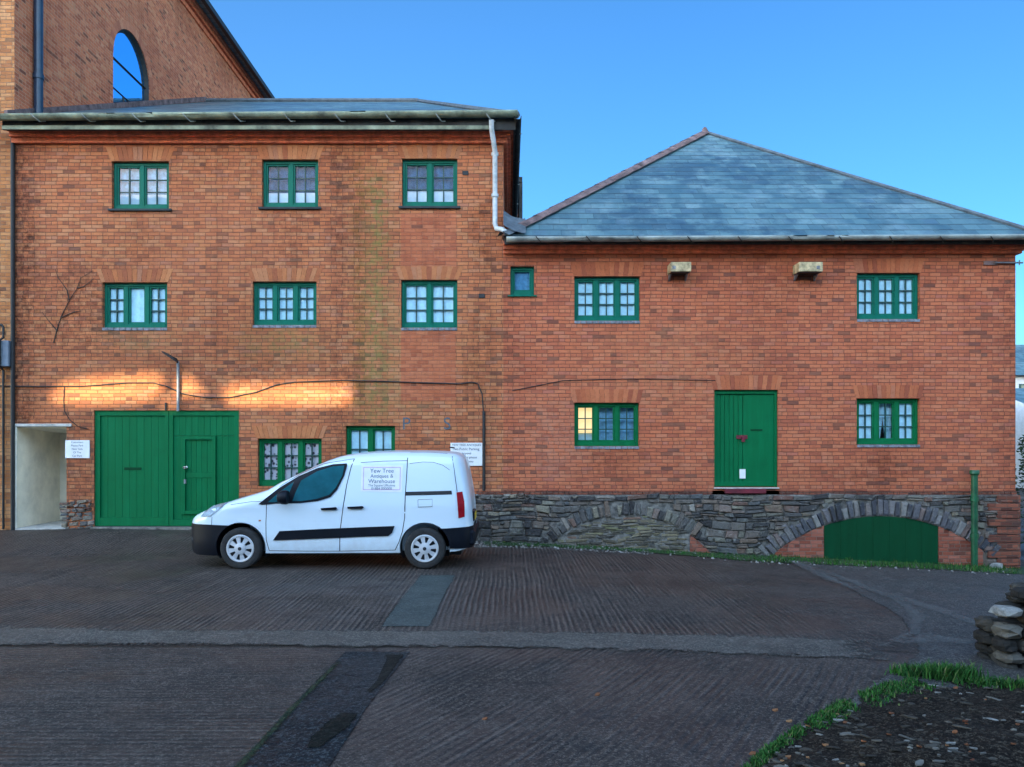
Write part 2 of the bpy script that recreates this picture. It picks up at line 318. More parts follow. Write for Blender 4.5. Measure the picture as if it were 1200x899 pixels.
# ground
def grain(m, p):
    """aggregate: fine and coarse grains, light and dark"""
    v = m.n('TexVoronoi'); v.inputs['Scale'].default_value = 62; v.inputs['Randomness'].default_value = 1
    m.l(p, v.inputs['Vector']); r = m.sep(v.outputs['Color'])[0]
    w = m.n('TexVoronoi'); w.inputs['Scale'].default_value = 130; m.l(p, w.inputs['Vector']); r2 = m.sep(w.outputs['Color'])[1]
    return m.math('ADD', m.math('MULTIPLY', m.math('ADD', m.math('MULTIPLY', r, .55), m.math('MULTIPLY', r2, .45)), .7), m.math('MULTIPLY', m.noise(p, 9, 4, .7), .3))
def yard_mat():
    m = NT('ribbed concrete yard'); p = m.pos(); x, y, z = m.sep(p)
    right = m.step(x, -1.24, -1.20); near = m.math('SUBTRACT', 1.0, m.step(y, 7.2, 7.3))
    nl = m.math('MULTIPLY', near, m.math('SUBTRACT', 1.0, right)); nr = m.math('MULTIPLY', near, right)
    wob = m.math('MULTIPLY', m.math('SUBTRACT', m.noise(p, .4, 2), .5), .07)
    xa = m.math('ADD', x, wob); ya = m.math('ADD', y, wob)
    xd = m.math('ADD', m.math('MULTIPLY', x, .86), m.math('ADD', m.math('MULTIPLY', y, -.50), wob))
    yd_ = m.math('ADD', m.math('MULTIPLY', x, .5), m.math('MULTIPLY', y, .86))
    q = m.mixf(nl, xa, ya); q = m.mixf(nr, q, xd)
    o = m.mixf(nl, y, x); o = m.mixf(nr, o, yd_)
    st = m.noise(m.comb(m.math('MULTIPLY', q, 17.0), m.math('MULTIPLY', o, .22)), 1.0, 2, .5)
    ph = m.math('MULTIPLY', m.math('SUBTRACT', m.noise(m.comb(m.math('MULTIPLY', q, 2.2), m.math('MULTIPLY', o, .35)), 1.0, 3, .6), .5), 5.0)
    tine = m.math('SINE', m.math('ADD', m.math('MULTIPLY', q, 6.283 / .064), ph))
    brk = m.step(m.noise(m.comb(m.math('MULTIPLY', q, 9.0), m.math('MULTIPLY', o, 1.3)), 1.0, 4, .75), .36, .56)
    rid = m.math('ADD', m.math('MULTIPLY', m.math('MULTIPLY', tine, brk), 1.0), m.math('MULTIPLY', m.math('SUBTRACT', st, .5), 2.2))
    far = m.step(x, 2.2, 3.6)
    amp = m.math('MULTIPLY', m.mixf(m.step(m.noise(p, .7, 4, .6), .36, .56), .35, 1.0), m.mixf(far, 1.0, .3))
    amp = m.math('MULTIPLY', amp, m.mixf(near, 1.0, .62))
    rid = m.math('MULTIPLY', rid, amp)
    speck = grain(m, p)
    c = m.ramp(m.noise(p, .9, 6, .68), [(.28, (.027, .019, .0155)), (.5, (.053, .037, .030)), (.72, (.086, .061, .049))])
    c = m.mix(m.math('MULTIPLY', m.step(rid, .15, .9), .62), c, (.150, .113, .094))
    c = m.mix(m.math('MULTIPLY', m.step(m.math('MULTIPLY', rid, -1.0), .15, .8), .85), c, (.010, .009, .010))
    c = m.mix(m.math('MULTIPLY', m.step(speck, .60, .72), .55), c, (.20, .158, .13))
    c = m.mix(m.math('MULTIPLY', m.math('SUBTRACT', 1.0, m.step(speck, .34, .43)), .6), c, (.012, .010, .009))
    c = m.mix(m.math('MULTIPLY', m.step(m.noise(p, 2.1, 6, .72), .54, .70), .5), c, (.016, .017, .019))
    m.col(c)
    m.rough(m.mixf(m.step(m.noise(p, .6, 4), .42, .62), .5, .85))
    m.b.inputs['Specular IOR Level'].default_value = .24
    m.bump(m.math('ADD', m.math('MULTIPLY', rid, .6), m.math('ADD', m.math('MULTIPLY', speck, .7), m.math('MULTIPLY', m.noise(p, 16, 4), .5))), .013)
    return m.m
M['yard'] = yard_mat()
def speckled(name, a, b, spec, rough=.7, k=.4, bumpd=.008, edge=False, sc=46, feather=None, spec_l=.32):
    m = NT(name); p = m.pos(); sp = grain(m, p)
    c = m.ramp(m.noise(p, 1.6, 6, .7), [(.3, a), (.7, b)])
    c = m.mix(m.math('MULTIPLY', m.step(sp, .59, .68), k), c, spec)
    c = m.mix(m.math('MULTIPLY', m.math('SUBTRACT', 1.0, m.step(sp, .37, .43)), k * .9), c, tuple(v * .35 for v in a))
    m.col(c); m.rough(m.mixf(m.step(m.noise(p, 1.1, 4), .4, .65), rough - .2, rough)); m.b.inputs['Specular IOR Level'].default_value = spec_l
    m.bump(m.math('ADD', m.math('MULTIPLY', sp, .8), m.noise(p, sc * .25, 4)), bumpd)
    if edge or feather:
        # a thin worn skin over what lies below: ragged rims, gaps
        u, v, _ = m.sep(m.uv())
        e = m.math('MINIMUM', u, m.math('SUBTRACT', 1.0, u)); e2 = m.math('MINIMUM', v, m.math('SUBTRACT', 1.0, v))
        if feather: e = m.math('MINIMUM', e, m.math('MULTIPLY', e2, 3.0))
        nz = m.math('ADD', m.math('MULTIPLY', m.noise(p, 3.4, 5, .75), .65), m.math('MULTIPLY', m.noise(p, 38, 4, .8), .35))
        if feather:
            al = m.step(m.math('ADD', m.math('DIVIDE', e, feather), m.math('MULTIPLY', m.math('SUBTRACT', nz, .5), 2.4)), .25, .55)
            m.put(m.b.inputs['Alpha'], al)
        else:
            f = m.math('MULTIPLY', m.step(e, 0.0, .48), m.step(e2, 0.0, .2))
            al = m.step(m.math('ADD', nz, m.math('MULTIPLY', f, .30)), .54, .80)
            m.put(m.b.inputs['Alpha'], m.math('MULTIPLY', al, edge))
    return m.m
M['strip'] = speckled('grey concrete strip', (.054, .045, .037), (.110, .090, .074), (.24, .205, .17), .85, .55, .014, feather=.34)
M['tar'] = speckled('wet tarmac channel', (.004, .006, .008), (.012, .016, .020), (.11, .125, .13), .7, .5, .03, feather=.04, spec_l=.16)
M['mossline'] = speckled('mossy joint', (.008, .018, .006), (.016, .034, .010), (.05, .08, .03), .9, .5, .03, edge=.9)
M['puddle'] = speckled('wet hollow', (.004, .005, .004), (.010, .011, .009), (.05, .05, .04), .8, .3, .02, feather=.3, spec_l=.1)
M['teal'] = speckled('green grey patch', (.030, .042, .038), (.050, .060, .054), (.12, .13, .13), .8, .6, feather=.10)
M['asphalt'] = speckled('old asphalt', (.034, .029, .026), (.056, .048, .043), (.17, .15, .13), .85, .75, .012, feather=.03)
M['sand'] = speckled('pale dust', (.13, .12, .112), (.18, .165, .15), (.24, .21, .185), .95, .5, edge=.42)
M['soil'] = speckled('dark soil', (.010, .007, .005), (.030, .021, .015), (.11, .085, .06), .98, .6, .04, sc=30, spec_l=.08)
M['gravel'] = rnd_mat('loose gravel', [(0, (.06, .055, .05)), (.5, (.16, .14, .12)), (1, (.34, .31, .28))])
M['chip'] = rnd_mat('pale leaves and stone chips', [(0, (.03, .022, .015)), (.6, (.07, .058, .045)), (.85, (.16, .14, .118)), (1, (.29, .265, .235))], bumpd=.003)
M['leafbrown'] = rnd_mat('dead leaf', [(0, (.10, .03, .015)), (.5, (.20, .075, .03)), (1, (.30, .16, .07))], bumpd=.002)
M['grass'] = rnd_mat('grass', [(0, (.010, .04, .006)), (.5, (.018, .090, .010)), (.82, (.040, .14, .018)), (.93, (.09, .12, .03)), (1, (.17, .14, .07))], bumpd=.001, tone=.2)
M['moss'] = speckled('moss', (.020, .045, .012), (.04, .09, .02), (.08, .10, .05), .95, .5, .02, sc=30)
M['leaf'] = rnd_mat('shrub leaf', [(0, (.008, .024, .008)), (.6, (.02, .055, .016)), (1, (.05, .09, .03))], bumpd=.001)
M['bark'] = plain('bark', (.06, .045, .035), .95, var=.4, scale=12, bump=.01)
M['houserender'] = plain('white house render', (.62, .63, .64), .9, var=.1)
M['walling'] = rnd_mat('garden wall stone', [(0, (.014, .012, .010)), (.5, (.034, .029, .023)), (.85, (.060, .051, .041)), (1, (.12, .105, .085))], bumpd=.02, bs=20, tone=.6)
M['capstone'] = plain('pale lichened stone', (.34, .32, .29), .9, var=.4, scale=16, bump=.02)

# ------------------------------------------------------------------ mesh builder
def world_loc(o):
    v = Vector((0, 0, 0))
    while o is not None: v += o.location; o = o.parent
    return v
class MB:
    def __init__(s): s.v = []; s.f = []; s.r = []; s.uvs = []; s.cur = 0.5
    def face(s, pts, uv=None):
        i = len(s.v); s.v += [Vector(p) for p in pts]; s.f.append(list(range(i, i + len(pts)))); s.r.append(s.cur); s.uvs.append(uv)
    def grid(s, rows, close_u=False, close_v=False, flip=False, uv=None):
        n = len(rows); m = len(rows[0]); b = len(s.v)
        for r in rows: s.v += [Vector(p) for p in r]
        for i in range(n - (0 if close_v else 1)):
            for j in range(m - (0 if close_u else 1)):
                i2 = (i + 1) % n; j2 = (j + 1) % m
                q = [b + i * m + j, b + i * m + j2, b + i2 * m + j2, b + i2 * m + j]
                u = [uv[i][j], uv[i][j2], uv[i2][j2], uv[i2][j]] if uv else None
                if flip: q.reverse(); u = u[::-1] if u else None
                s.f.append(q); s.r.append(s.cur); s.uvs.append(u)
    def box(s, x0, x1, y0, y1, z0, z1):
        a = [(x0, y0, z0), (x1, y0, z0), (x1, y1, z0), (x0, y1, z0), (x0, y0, z1), (x1, y0, z1), (x1, y1, z1), (x0, y1, z1)]
        s.hexa(a)
    def hexa(s, a):
        b = len(s.v); s.v += [Vector(p) for p in a]
        for q in ((0, 3, 2, 1), (4, 5, 6, 7), (0, 1, 5, 4), (1, 2, 6, 5), (2, 3, 7, 6), (3, 0, 4, 7)):
            s.f.append([b + k for k in q]); s.r.append(s.cur); s.uvs.append(None)
    def prism_xz(s, poly, y0, y1):        # polygon (x,z) counter-clockwise seen from -Y, front at y0
        n = len(poly); b = len(s.v)
        s.v += [Vector((x, y0, z)) for x, z in poly] + [Vector((x, y1, z)) for x, z in poly]
        s.f.append([b + k for k in range(n)]); s.f.append([b + n + k for k in reversed(range(n))])
        for k in range(n):
            s.f.append([b + k, b + n + k, b + n + (k + 1) % n, b + (k + 1) % n])
        s.r += [s.cur] * (n + 2); s.uvs += [None] * (n + 2)
    def tube(s, pts, rad, seg=8, cap=True):
        pts = [Vector(p) for p in pts]; n = len(pts)
        rr = rad if isinstance(rad, (list, tuple)) else [rad] * n
        rows = []; up = None
        for i, p in enumerate(pts):
            d = (pts[min(i + 1, n - 1)] - pts[max(i - 1, 0)]).normalized()
            if up is None:
                up = Vector((0, 0, 1)) if abs(d.z) < .9 else Vector((0, 1, 0))
            a = d.cross(up)
            if a.length < 1e-4: a = d.orthogonal()
            a.normalize(); bb = a.cross(d).normalized(); up = bb
            rows.append([p + (a * math.cos(t) + bb * math.sin(t)) * rr[i] for t in [2 * math.pi * k / seg for k in range(seg)]])
        s.grid(rows, close_u=True)
        if cap: s.face(rows[0][::-1]); s.face(rows[-1])
    def lathe(s, prof, axis_pt, axis='y', seg=32):       # prof: (radius, offset along axis)
        rows = []
        for r, h in prof:
            row = []
            for k in range(seg):
                t = 2 * math.pi * k / seg; c, sn = math.cos(t) * r, math.sin(t) * r
                if axis == 'y': row.append((axis_pt[0] + c, axis_pt[1] + h, axis_pt[2] + sn))
                elif axis == 'z': row.append((axis_pt[0] + c, axis_pt[1] + sn, axis_pt[2] + h))
                else: row.append((axis_pt[0] + h, axis_pt[1] + c, axis_pt[2] + sn))
            rows.append(row)
        s.grid(rows, close_u=True, flip=True)
    def build(s, name, mat, parent=None, smooth=False, bevel=0, merge=True):
        lo = Vector((min(v.x for v in s.v), min(v.y for v in s.v), min(v.z for v in s.v)))
        hi = Vector((max(v.x for v in s.v), max(v.y for v in s.v), max(v.z for v in s.v)))
        if parent is None: org = Vector(((lo.x + hi.x) / 2, (lo.y + hi.y) / 2, lo.z))
        else: org = world_loc(parent)
        me = bpy.data.meshes.new(name)
        me.from_pydata([v - org for v in s.v], [], s.f)
        me.validate()
        uvl = me.uv_layers.new(name='UVMap')
        if len(me.polygons) == len(s.f):
            for p, cu in zip(me.polygons, s.uvs):
                n = p.normal; ax, ay, az = abs(n.x), abs(n.y), abs(n.z)
                for k, li in enumerate(p.loop_indices):
                    if cu: uvl.data[li].uv = cu[k]; continue
                    w = me.vertices[me.loops[li].vertex_index].co + org
                    uvl.data[li].uv = (w.x, w.z) if ay >= ax and ay >= az else ((w.y, w.z) if ax >= az else (w.x, w.y))
            at = me.attributes.new('rnd', 'FLOAT', 'FACE')
            for i, r in enumerate(s.r): at.data[i].value = r
        if merge:
            bm = bmesh.new(); bm.from_mesh(me); bmesh.ops.remove_doubles(bm, verts=bm.verts, dist=1e-5)
            bmesh.ops.recalc_face_normals(bm, faces=bm.faces) if merge == 'n' else None
            bm.to_mesh(me); bm.free()
        me.materials.append(M[mat] if isinstance(mat, str) else mat)
        if smooth:
            me.shade_smooth() if hasattr(me, 'shade_smooth') else None
            me.set_sharp_from_angle(angle=R(38))
        o = bpy.data.objects.new(name, me); C.objects.link(o)
        if parent is None: o.location = org
        else: o.parent = parent
        if bevel:
            b = o.modifiers.new('bevel', 'BEVEL'); b.width = bevel; b.segments = 1; b.limit_method = 'ANGLE'; b.angle_limit = R(40)
        return o
def tag(o, label=None, cat=None, group=None, kind=None):
    if label: o['label'] = label
    if cat: o['category'] = cat
    if group: o['group'] = group
    if kind: o['kind'] = kind
    return o
def thing(name, loc, label, cat, group=None):
    o = bpy.data.objects.new(name, None); C.objects.link(o); o.location = loc; o.empty_display_size = .2
    return tag(o, label, cat, group)
def text_mesh(lines, x, y, z, size, name, mat, parent, spacing=1.25, align='CENTER', width=None):
    """upright lettering facing -Y; each line is (text, size factor)"""
    mb = MB(); zz = z
    for t, k in lines:
        cu = bpy.data.curves.new('t', 'FONT'); cu.body = t; cu.size = size * k; cu.align_x = align
        cu.fill_mode = 'FRONT'
        ob = bpy.data.objects.new('t', cu); C.objects.link(ob)
        dg = bpy.context.evaluated_depsgraph_get(); me = bpy.data.meshes.new_from_object(ob.evaluated_get(dg))
        zz -= size * k * .8
        for p in me.polygons:
            mb.face([(x + me.vertices[i].co.x, y, zz + me.vertices[i].co.y) for i in p.vertices])
        zz -= size * k * (spacing - .8)
        bpy.data.objects.remove(ob); bpy.data.curves.remove(cu)
    return mb.build(name, mat, parent)

# ------------------------------------------------------------------ ground
def lerp_tab(tab, x):
    if x <= tab[0][0]: return tab[0][1]
    for (a, fa), (b, fb) in zip(tab, tab[1:]):
        if x <= b:
            return fa + (fb - fa) * (x - a) / (b - a)
    return tab[-1][1]
WALLTAB = [(wx(p), wz(q)) for p, q in ((-300, 622), (15, 621), (110, 619), (280, 621), (560, 634), (640, 638), (900, 652), (1000, 657), (1190, 666), (1300, 676))]
NEARTAB = [(-20, -.12), (-6, -.145), (0, -.145), (3, -.17), (6, -.30), (10, -.55), (20, -1.0)]
def sstep(t): t = max(0, min(1, t)); return t * t * (3 - 2 * t)
def Hraw(x, y):
    a = lerp_tab(NEARTAB, x) if y > 6 else lerp_tab(NEARTAB, x) * sstep((y - 1) / 5) + -.12 * (1 - sstep((y - 1) / 5))
    b = lerp_tab(WALLTAB, x)
    t = max(0, min(1, (y - 13.0) / (14.6 - 13.0)))
    h = a + (b - a) * t
    if y > 18: h -= (y - 18) * .004
    return h
GS = .25
def H(x, y):
    if y > 17 or y < -9 or abs(x) > 24: return Hraw(x, y)
    i = math.floor(x / GS); j = math.floor(y / GS); fx = x / GS - i; fy = y / GS - j
    g = lambda a, b: Hraw(a * GS, b * GS)
    return (g(i, j) * (1 - fx) + g(i + 1, j) * fx) * (1 - fy) + (g(i, j + 1) * (1 - fx) + g(i + 1, j + 1) * fx) * fy
def gp(px, py, off=0.0):             # ground point seen at a pixel of the photograph
    Y = 8.0
    for _ in range(40):
        x = (px - CX) * Y / F
        Yn = (EYE - H(x, Y)) * F / (py - CY)
        Y += (Yn - Y) * .6
    x = (px - CX) * Y / F
    return Vector((x, Y, H(x, Y) + off))
def axis(lo, hi, flo, fhi):
    a = [flo + GS * k for k in range(int(round((fhi - flo) / GS)) + 1)]
    out = []; s = GS; v = flo
    while v > lo: s *= 1.5; v -= s; out.append(max(v, lo))
    a = out[::-1] + a; s = GS; v = fhi
    while v < hi: s *= 1.5; v += s; a.append(min(v, hi))
    return a
xs = axis(-900, 900, -14, 14); ys = axis(-300, 1500, -2, 17)
g = MB(); g.grid([[(x, y, H(x, y)) for x in xs] for y in ys])
tag(g.build('yard_ground', 'yard', smooth=True), kind='structure')
def ribbon(name, left, right, mat, off, n=24, m=6, kind='structure', uv01=False):
    """sheet laid on the ground between two pixel polylines"""
    def samp(pl, t):
        L = [0]
        for a, b in zip(pl, pl[1:]): L.append(L[-1] + (b - a).length)
        d = t * L[-1]
        for k in range(len(pl) - 1):
            if d <= L[k + 1] + 1e-9: return pl[k].lerp(pl[k + 1], (d - L[k]) / max(1e-9, L[k + 1] - L[k]))
        return pl[-1]
    l = [gp(*p) for p in left]; r = [gp(*p) for p in right]
    rows = []; uv = []
    for i in range(n + 1):
        a, b = samp(l, i / n), samp(r, i / n); row = []
        for j in range(m + 1):
            p = a.lerp(b, j / m); row.append((p.x, p.y, H(p.x, p.y) + off))
        rows.append(row); uv.append([(j / m, i / n) for j in range(m + 1)])
    mb = MB(); mb.grid(rows, uv=uv if uv01 else None, flip=True); o = mb.build(name, mat); return tag(o, kind=kind)
# right-hand asphalt lane, the strip and the channel
ribbon('asphalt_lane', [(880, 899), (1075, 765), (1052, 722), (940, 664), (905, 652)], [(1500, 899), (1450, 765), (1400, 722), (1330, 690), (1290, 676)], 'asphalt', .006, 40, 24, uv01=True)
ribbon('concrete_strip', [(-140, 731), (200, 737), (600, 738), (800, 742), (1000, 748), (1058, 752)], [(-140, 760), (200, 759), (600, 763), (800, 768), (1000, 776), (1066, 776)], 'strip', .011, 60, 4, uv01=True)
ribbon('tarmac_channel', [(404, 764), (340, 828), (275, 899), (230, 948)], [(482, 764), (432, 828), (388, 899), (352, 948)], 'tar', .006, 20, 8, uv01=True)
ribbon('moss_line', [(400, 768), (336, 830), (270, 899), (226, 948)], [(410, 768), (352, 830), (292, 899), (250, 948)], 'mossline', .010, 20, 4, uv01=True)
ribbon('puddle', [(398, 836), (372, 856), (360, 866), (357, 880)], [(424, 836), (412, 852), (396, 866), (372, 880)], 'puddle', .011, 10, 6, uv01=True)
ribbon('puddle', [(446, 767), (452, 772), (440, 800), (425, 815)], [(476, 767), (470, 776), (452, 800), (432, 815)], 'puddle', .011, 10, 6, uv01=True)
ribbon('green_patch', [(492, 674), (470, 700), (444, 736)], [(535, 674), (522, 700), (505, 736)], 'teal', .006, 12, 6, uv01=True)
for lf, rt in ([[(940, 664), (985, 682), (1040, 704), (1062, 722), (1058, 742), (1020, 756), (960, 760)], [(960, 664), (1015, 684), (1064, 704), (1090, 724), (1084, 744), (1046, 762), (990, 766)]],
               [[(1000, 690), (1080, 716), (1160, 744)], [(1020, 688), (1100, 710), (1180, 738)]],
               [[(1040, 748), (1090, 742), (1150, 752)], [(1040, 762), (1100, 758), (1160, 764)]],
               [[(880, 650), (960, 680), (1010, 700)], [(905, 652), (985, 680), (1035, 700)]]):
    ribbon('dust_streak', lf, rt, 'sand', .017, 40, 8, uv01=True)

# ------------------------------------------------------------------ walls with openings
def wall_panel(mb, x0, x1, z0, z1, holes, y, depth, tops=None):
    xs = sorted({x0, x1} | {h[0] for h in holes} | {h[1] for h in holes}); zs = sorted({z0, z1} | {h[2] for h in holes} | {h[3] for h in holes})
    for a, b in zip(xs, xs[1:]):
        for c, d in zip(zs, zs[1:]):
            mx, mz = (a + b) / 2, (c + d) / 2
            if any(h[0] < mx < h[1] and h[2] < mz < h[3] for h in holes): continue
            mb.face([(a, y, c), (b, y, c), (b, y, d), (a, y, d)])
    for h in holes:
        a, b, c, d = h; e = y + depth
        mb.face([(a, y, d), (b, y, d), (b, e, d), (a, e, d)]); mb.face([(a, e, c), (b, e, c), (b, y, c), (a, y, c)])
        mb.face([(a, y, c), (a, y, d), (a, e, d), (a, e, c)]); mb.face([(b, e, c), (b, e, d), (b, y, d), (b, y, c)])
def rect(p0, q0, p1, q1): return (wx(p0), wx(p1), wz(q1), wz(q0))
def jack_arch(parent, mat, r, h=.27, splay=.10, over=.06):
    """flat splayed brick arch just above an opening"""
    x0, x1, z1 = r[0] - .02, r[1] + .02, r[3] + .004
    n = int((x1 - x0) / .082); mb = MB()
    for i in range(n):
        t0, t1 = i / n, (i + 1) / n
        a0 = x0 + (x1 - x0) * t0; a1 = x0 + (x1 - x0) * t1
        s0 = (t0 - .5) * 2 * splay; s1 = (t1 - .5) * 2 * splay
        hh = h + rng.uniform(-.006, .006); y = WY - .004 - rng.random() * .004
        mb.cur = rng.random(); g_ = .004
        mb.prism_xz([(a0 + g_, z1), (a1 - g_, z1), (a1 + s1 - g_, z1 + hh), (a0 + s0 + g_, z1 + hh)], y, WY + .02)
    return mb.build('brick_arch', mat, parent)
def window(parent, r, lights, curtain='net', glass='glass', sill='lead', grid=(2, 3), plain_mid=False, label=None, frame='green_win', rec=.075):
    x0, x1, z0, z1 = r; y = WY + rec; fr = MB(); st = .055; mull = .075; e = .002
    x0 += e; x1 -= e; z0 += e; z1 -= e
    fr.box(x0, x0 + st, y, y + .09, z0, z1); fr.box(x1 - st, x1, y, y + .09, z0, z1)
    fr.box(x0 + st, x1 - st, y + .002, y + .088, z1 - st * 1.1, z1); fr.box(x0 + st, x1 - st, y - .012, y + .088, z0, z0 + st * 1.5)
    ix0, ix1, iz0, iz1 = x0 + st, x1 - st, z0 + st * 1.5, z1 - st * 1.1
    w = (ix1 - ix0 - mull * (lights - 1)) / lights
    cells = []
    for i in range(lights):
        a = ix0 + i * (w + mull); b = a + w
        if i < lights - 1: fr.box(b, b + mull, y + .001, y + .087, iz0, iz1)
        sw = .030
        fr.box(a, a + sw, y + .022, y + .075, iz0, iz1); fr.box(b - sw, b, y + .022, y + .075, iz0, iz1)
        fr.box(a + sw, b - sw, y + .023, y + .074, iz0, iz0 + sw * 1.2); fr.box(a + sw, b - sw, y + .023, y + .074, iz1 - sw, iz1)
        cells.append((a + sw, b - sw, iz0 + sw * 1.2, iz1 - sw))
    f = fr.build('window', frame, parent, bevel=.004)
    if label: f['label'] = label
    bars = MB(); bt = .010
    for i, (a, b, c, d) in enumerate(cells):
        if plain_mid:
            if bars.v: bars.build('glazing_bars', 'bars', f); bars = MB()
            if i == 1: continue
        for k in range(1, grid[0]):
            xx = a + (b - a) * k / grid[0]; bars.box(xx - bt, xx + bt, y + .030, y + .066, c, d)
        for k in range(1, grid[1]):
            zz = c + (d - c) * k / grid[1]; bars.box(a, b, y + .032, y + .064, zz - bt, zz + bt)
    if bars.v: bars.build('glazing_bars', 'bars', f)
    gl = MB()
    for (a, b, c, d) in cells: gl.face([(a, y + .05, c), (b, y + .05, c), (b, y + .05, d), (a, y + .05, d)])
    gl.build('glass', glass, f)
    def drape(a, b, c, d, name, mat, yy=y + .074, freq=38, amp=.006):
        n = max(8, int((b - a) * 90)); ph = rng.random() * 6; rows = []
        for zz in (c, (c + d) / 2, d):
            rows.append([(a + (b - a) * k / n, yy + amp * math.sin(freq * (b - a) * k / n + ph + .5 * math.sin(9 * k / n)) , zz) for k in range(n + 1)])
        mb = MB(); mb.grid(rows); mb.build(name, mat, f, smooth=True)
    cz0, cz1 = iz0, iz1
    if curtain == 'net': drape(x0 + .03, x1 - .03, z0 + .03, z1 - .03, 'net_curtain', 'net')
    elif curtain == 'net_blue': drape(x0 + .03, x1 - .03, z0 + .03, z1 - .03, 'net_curtain', 'net_blue')
    elif curtain == 'lace':
        for (a, b, c, d) in cells: drape(a - .05, b + .05 , z0 + .05, z1 - .03, 'lace_curtain', 'lace', freq=30)
    elif curtain == 'half':
        for (a, b, c, d) in cells:
            hh = c + (d - c) * rng.uniform(.27, .33); mb = MB(); mb.box(a - .03, b + .03, y + .066, y + .078, z0 + .02, hh); mb.build('lower_board', 'board', f)
        drape(x0 + .03, x1 - .03, z0 + .03, z1 - .03, 'sky_refl_sheet', 'net_mid' if glass == 'glass_sky' else 'sky_refl_deep', yy=y + .11)  # blue sheet stands in for sky reflected in the upper panes
    elif curtain == 'pair':
        for i, (a, b, c, d) in enumerate(cells):
            m_ = (a + b) / 2
            if i == 1:
                for s in (-1, 1):
                    rows = []
                    for k in range(9):
                        t = k / 8; zz = z1 - .03 - t * (z1 - z0 - .06); g_ = max(0, t - .45) * .55
                        e0 = (a - .04) if s < 0 else (b + .04); e1 = m_ - s * 0 + s * g_ * (b - a) * .8
                        rows.append([(e0 + (e1 - e0) * q / 10, y + .16 + .012 * math.sin(q * 1.9), zz) for q in range(11)])
                    mb = MB(); mb.grid(rows); mb.build('net_curtain', 'net', f, smooth=True)
            else: drape(a - .04, b + .04, z0 + .03, z1 - .03, 'net_curtain', 'net')
    elif curtain == 'warm_refl':
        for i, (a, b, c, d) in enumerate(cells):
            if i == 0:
                mb = MB(); mb.box(a - .03, b + .03, y + .13, y + .14, c + (d - c) * .22, z1 - .02); mb.build('warm_refl_sheet', 'warm_refl', f)
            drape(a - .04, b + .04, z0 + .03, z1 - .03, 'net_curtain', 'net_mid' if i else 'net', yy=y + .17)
    sb = MB()
    if sill == 'dark':
        sb.box(r[0] - .06, r[1] + .06, WY - .05, WY + .06, r[2] - .045, r[2] - .003); sb.build('sill', 'sill', f, bevel=.006)
    elif sill == 'lead':
        n = int((r[1] - r[0]) / .11); w_ = (r[1] - r[0]) / n
        for k in range(n):
            sb.cur = rng.random(); sb.box(r[0] + k * w_ + .004, r[0] + (k + 1) * w_ - .004, WY - .012 - rng.random() * .01, WY + .06, r[2] - .055, r[2] - .003)
        sb.build('sill', 'leadsill', f, bevel=.004)
    elif sill == 'green':
        sb.box(r[0] - .05, r[1] + .05, WY - .04, WY + .06, r[2] - .03, r[2] - .003); sb.build('sill', 'green_win', f, bevel=.005)
    return f

# ---------------------------------------------------------------- three-storey building
XL, XS, XR = wx(17), -0.10, wx(1190)
EV3 = wz(137, 14.62)
A = thing('brick_warehouse', ((XL + XS) / 2, WY, 0), 'three storey orange brick warehouse with green garage doors, left of the lower slate roofed block', 'building')
top = [rect(131, 189, 198, 245), rect(307, 187, 373, 243), rect(471, 186, 536, 242)]
mid = [rect(120, 331, 196, 384), rect(296, 330, 371, 381), rect(470, 328, 536, 384)]
low = [rect(302, 514, 377, 570), rect(405, 499, 463, 556)]
gar = rect(110, 481, 280, 618); gar = (gar[0], gar[1], H(gar[0], 14.9) - .05, gar[3])
pas = rect(22, 500, 76, 621); pas = (wx(19), wx(78), H(-8.9, 14.9) - .05, wz(500))
wl = MB(); TOP3 = wz(140)
wall_panel(wl, XL, XS, -1.2, TOP3, top + mid + low + [gar], WY, .30) if False else None
def wall3():
    mb = MB()
    wall_panel(mb, XL, XS, -1.2, TOP3, top + mid + low + [gar, pas], WY, .30)
    # side and back walls
    mb.face([(XS, WY, -1.2), (XS, 33, -1.2), (XS, 33, TOP3), (XS, WY, TOP3)])
    mb.face([(XL, 33, -1.2), (XL, WY, -1.2), (XL, WY, TOP3), (XL, 33, TOP3)])
    mb.face([(XS, 33, -1.2), (XL, 33, -1.2), (XL, 33, TOP3), (XS, 33, TOP3)])
    return mb.build('wall', 'brick_old', A)
wA = wall3()
for k, r in enumerate(top): jack_arch(wA, 'arch_old', r)
for r in mid: jack_arch(wA, 'arch_old', r, h=.25)
jack_arch(wA, 'arch_old', low[0], h=.24)
for (p0, q0, p1, q1) in ((470, 250, 535, 326), (470, 388, 534, 470)):
    mb = MB(); r = rect(p0, q0, p1, q1); mb.box(r[0], r[1], WY - .004, WY + .01, r[2], r[3]); mb.build('brick_infill', 'brick_pink', wA)
mb = MB()     # stepped eaves cornice
for q0, q1, pr in ((150, 158, .21), (158, 163, .145), (163, 169, .08)):
    mb.box(XL - .02, XS + (.0 if False else pr * .9), WY - pr, WY + .02, wz(q1), wz(q0) - .003)
    mb.box(XS - .02, XS + pr, WY + .02, 33, wz(q1), wz(q0) - .003)
mb.build('cornice', 'cornice', wA, bevel=.006)
window(A, top[0], 2, 'half', 'glass_sky', 'dark'); window(A, top[1], 2, 'half', 'glass', 'dark'); window(A, top[2], 2, 'half', 'glass', 'dark')
window(A, mid[0], 3, 'net', plain_mid=True, label='three light window with a single undivided middle pane'); window(A, mid[1], 3, 'net'); window(A, mid[2], 2, 'net')
window(A, low[0], 3, 'lace', sill='none', frame='green'); window(A, low[1], 2, 'net', sill='none', frame='green', grid=(2, 2))
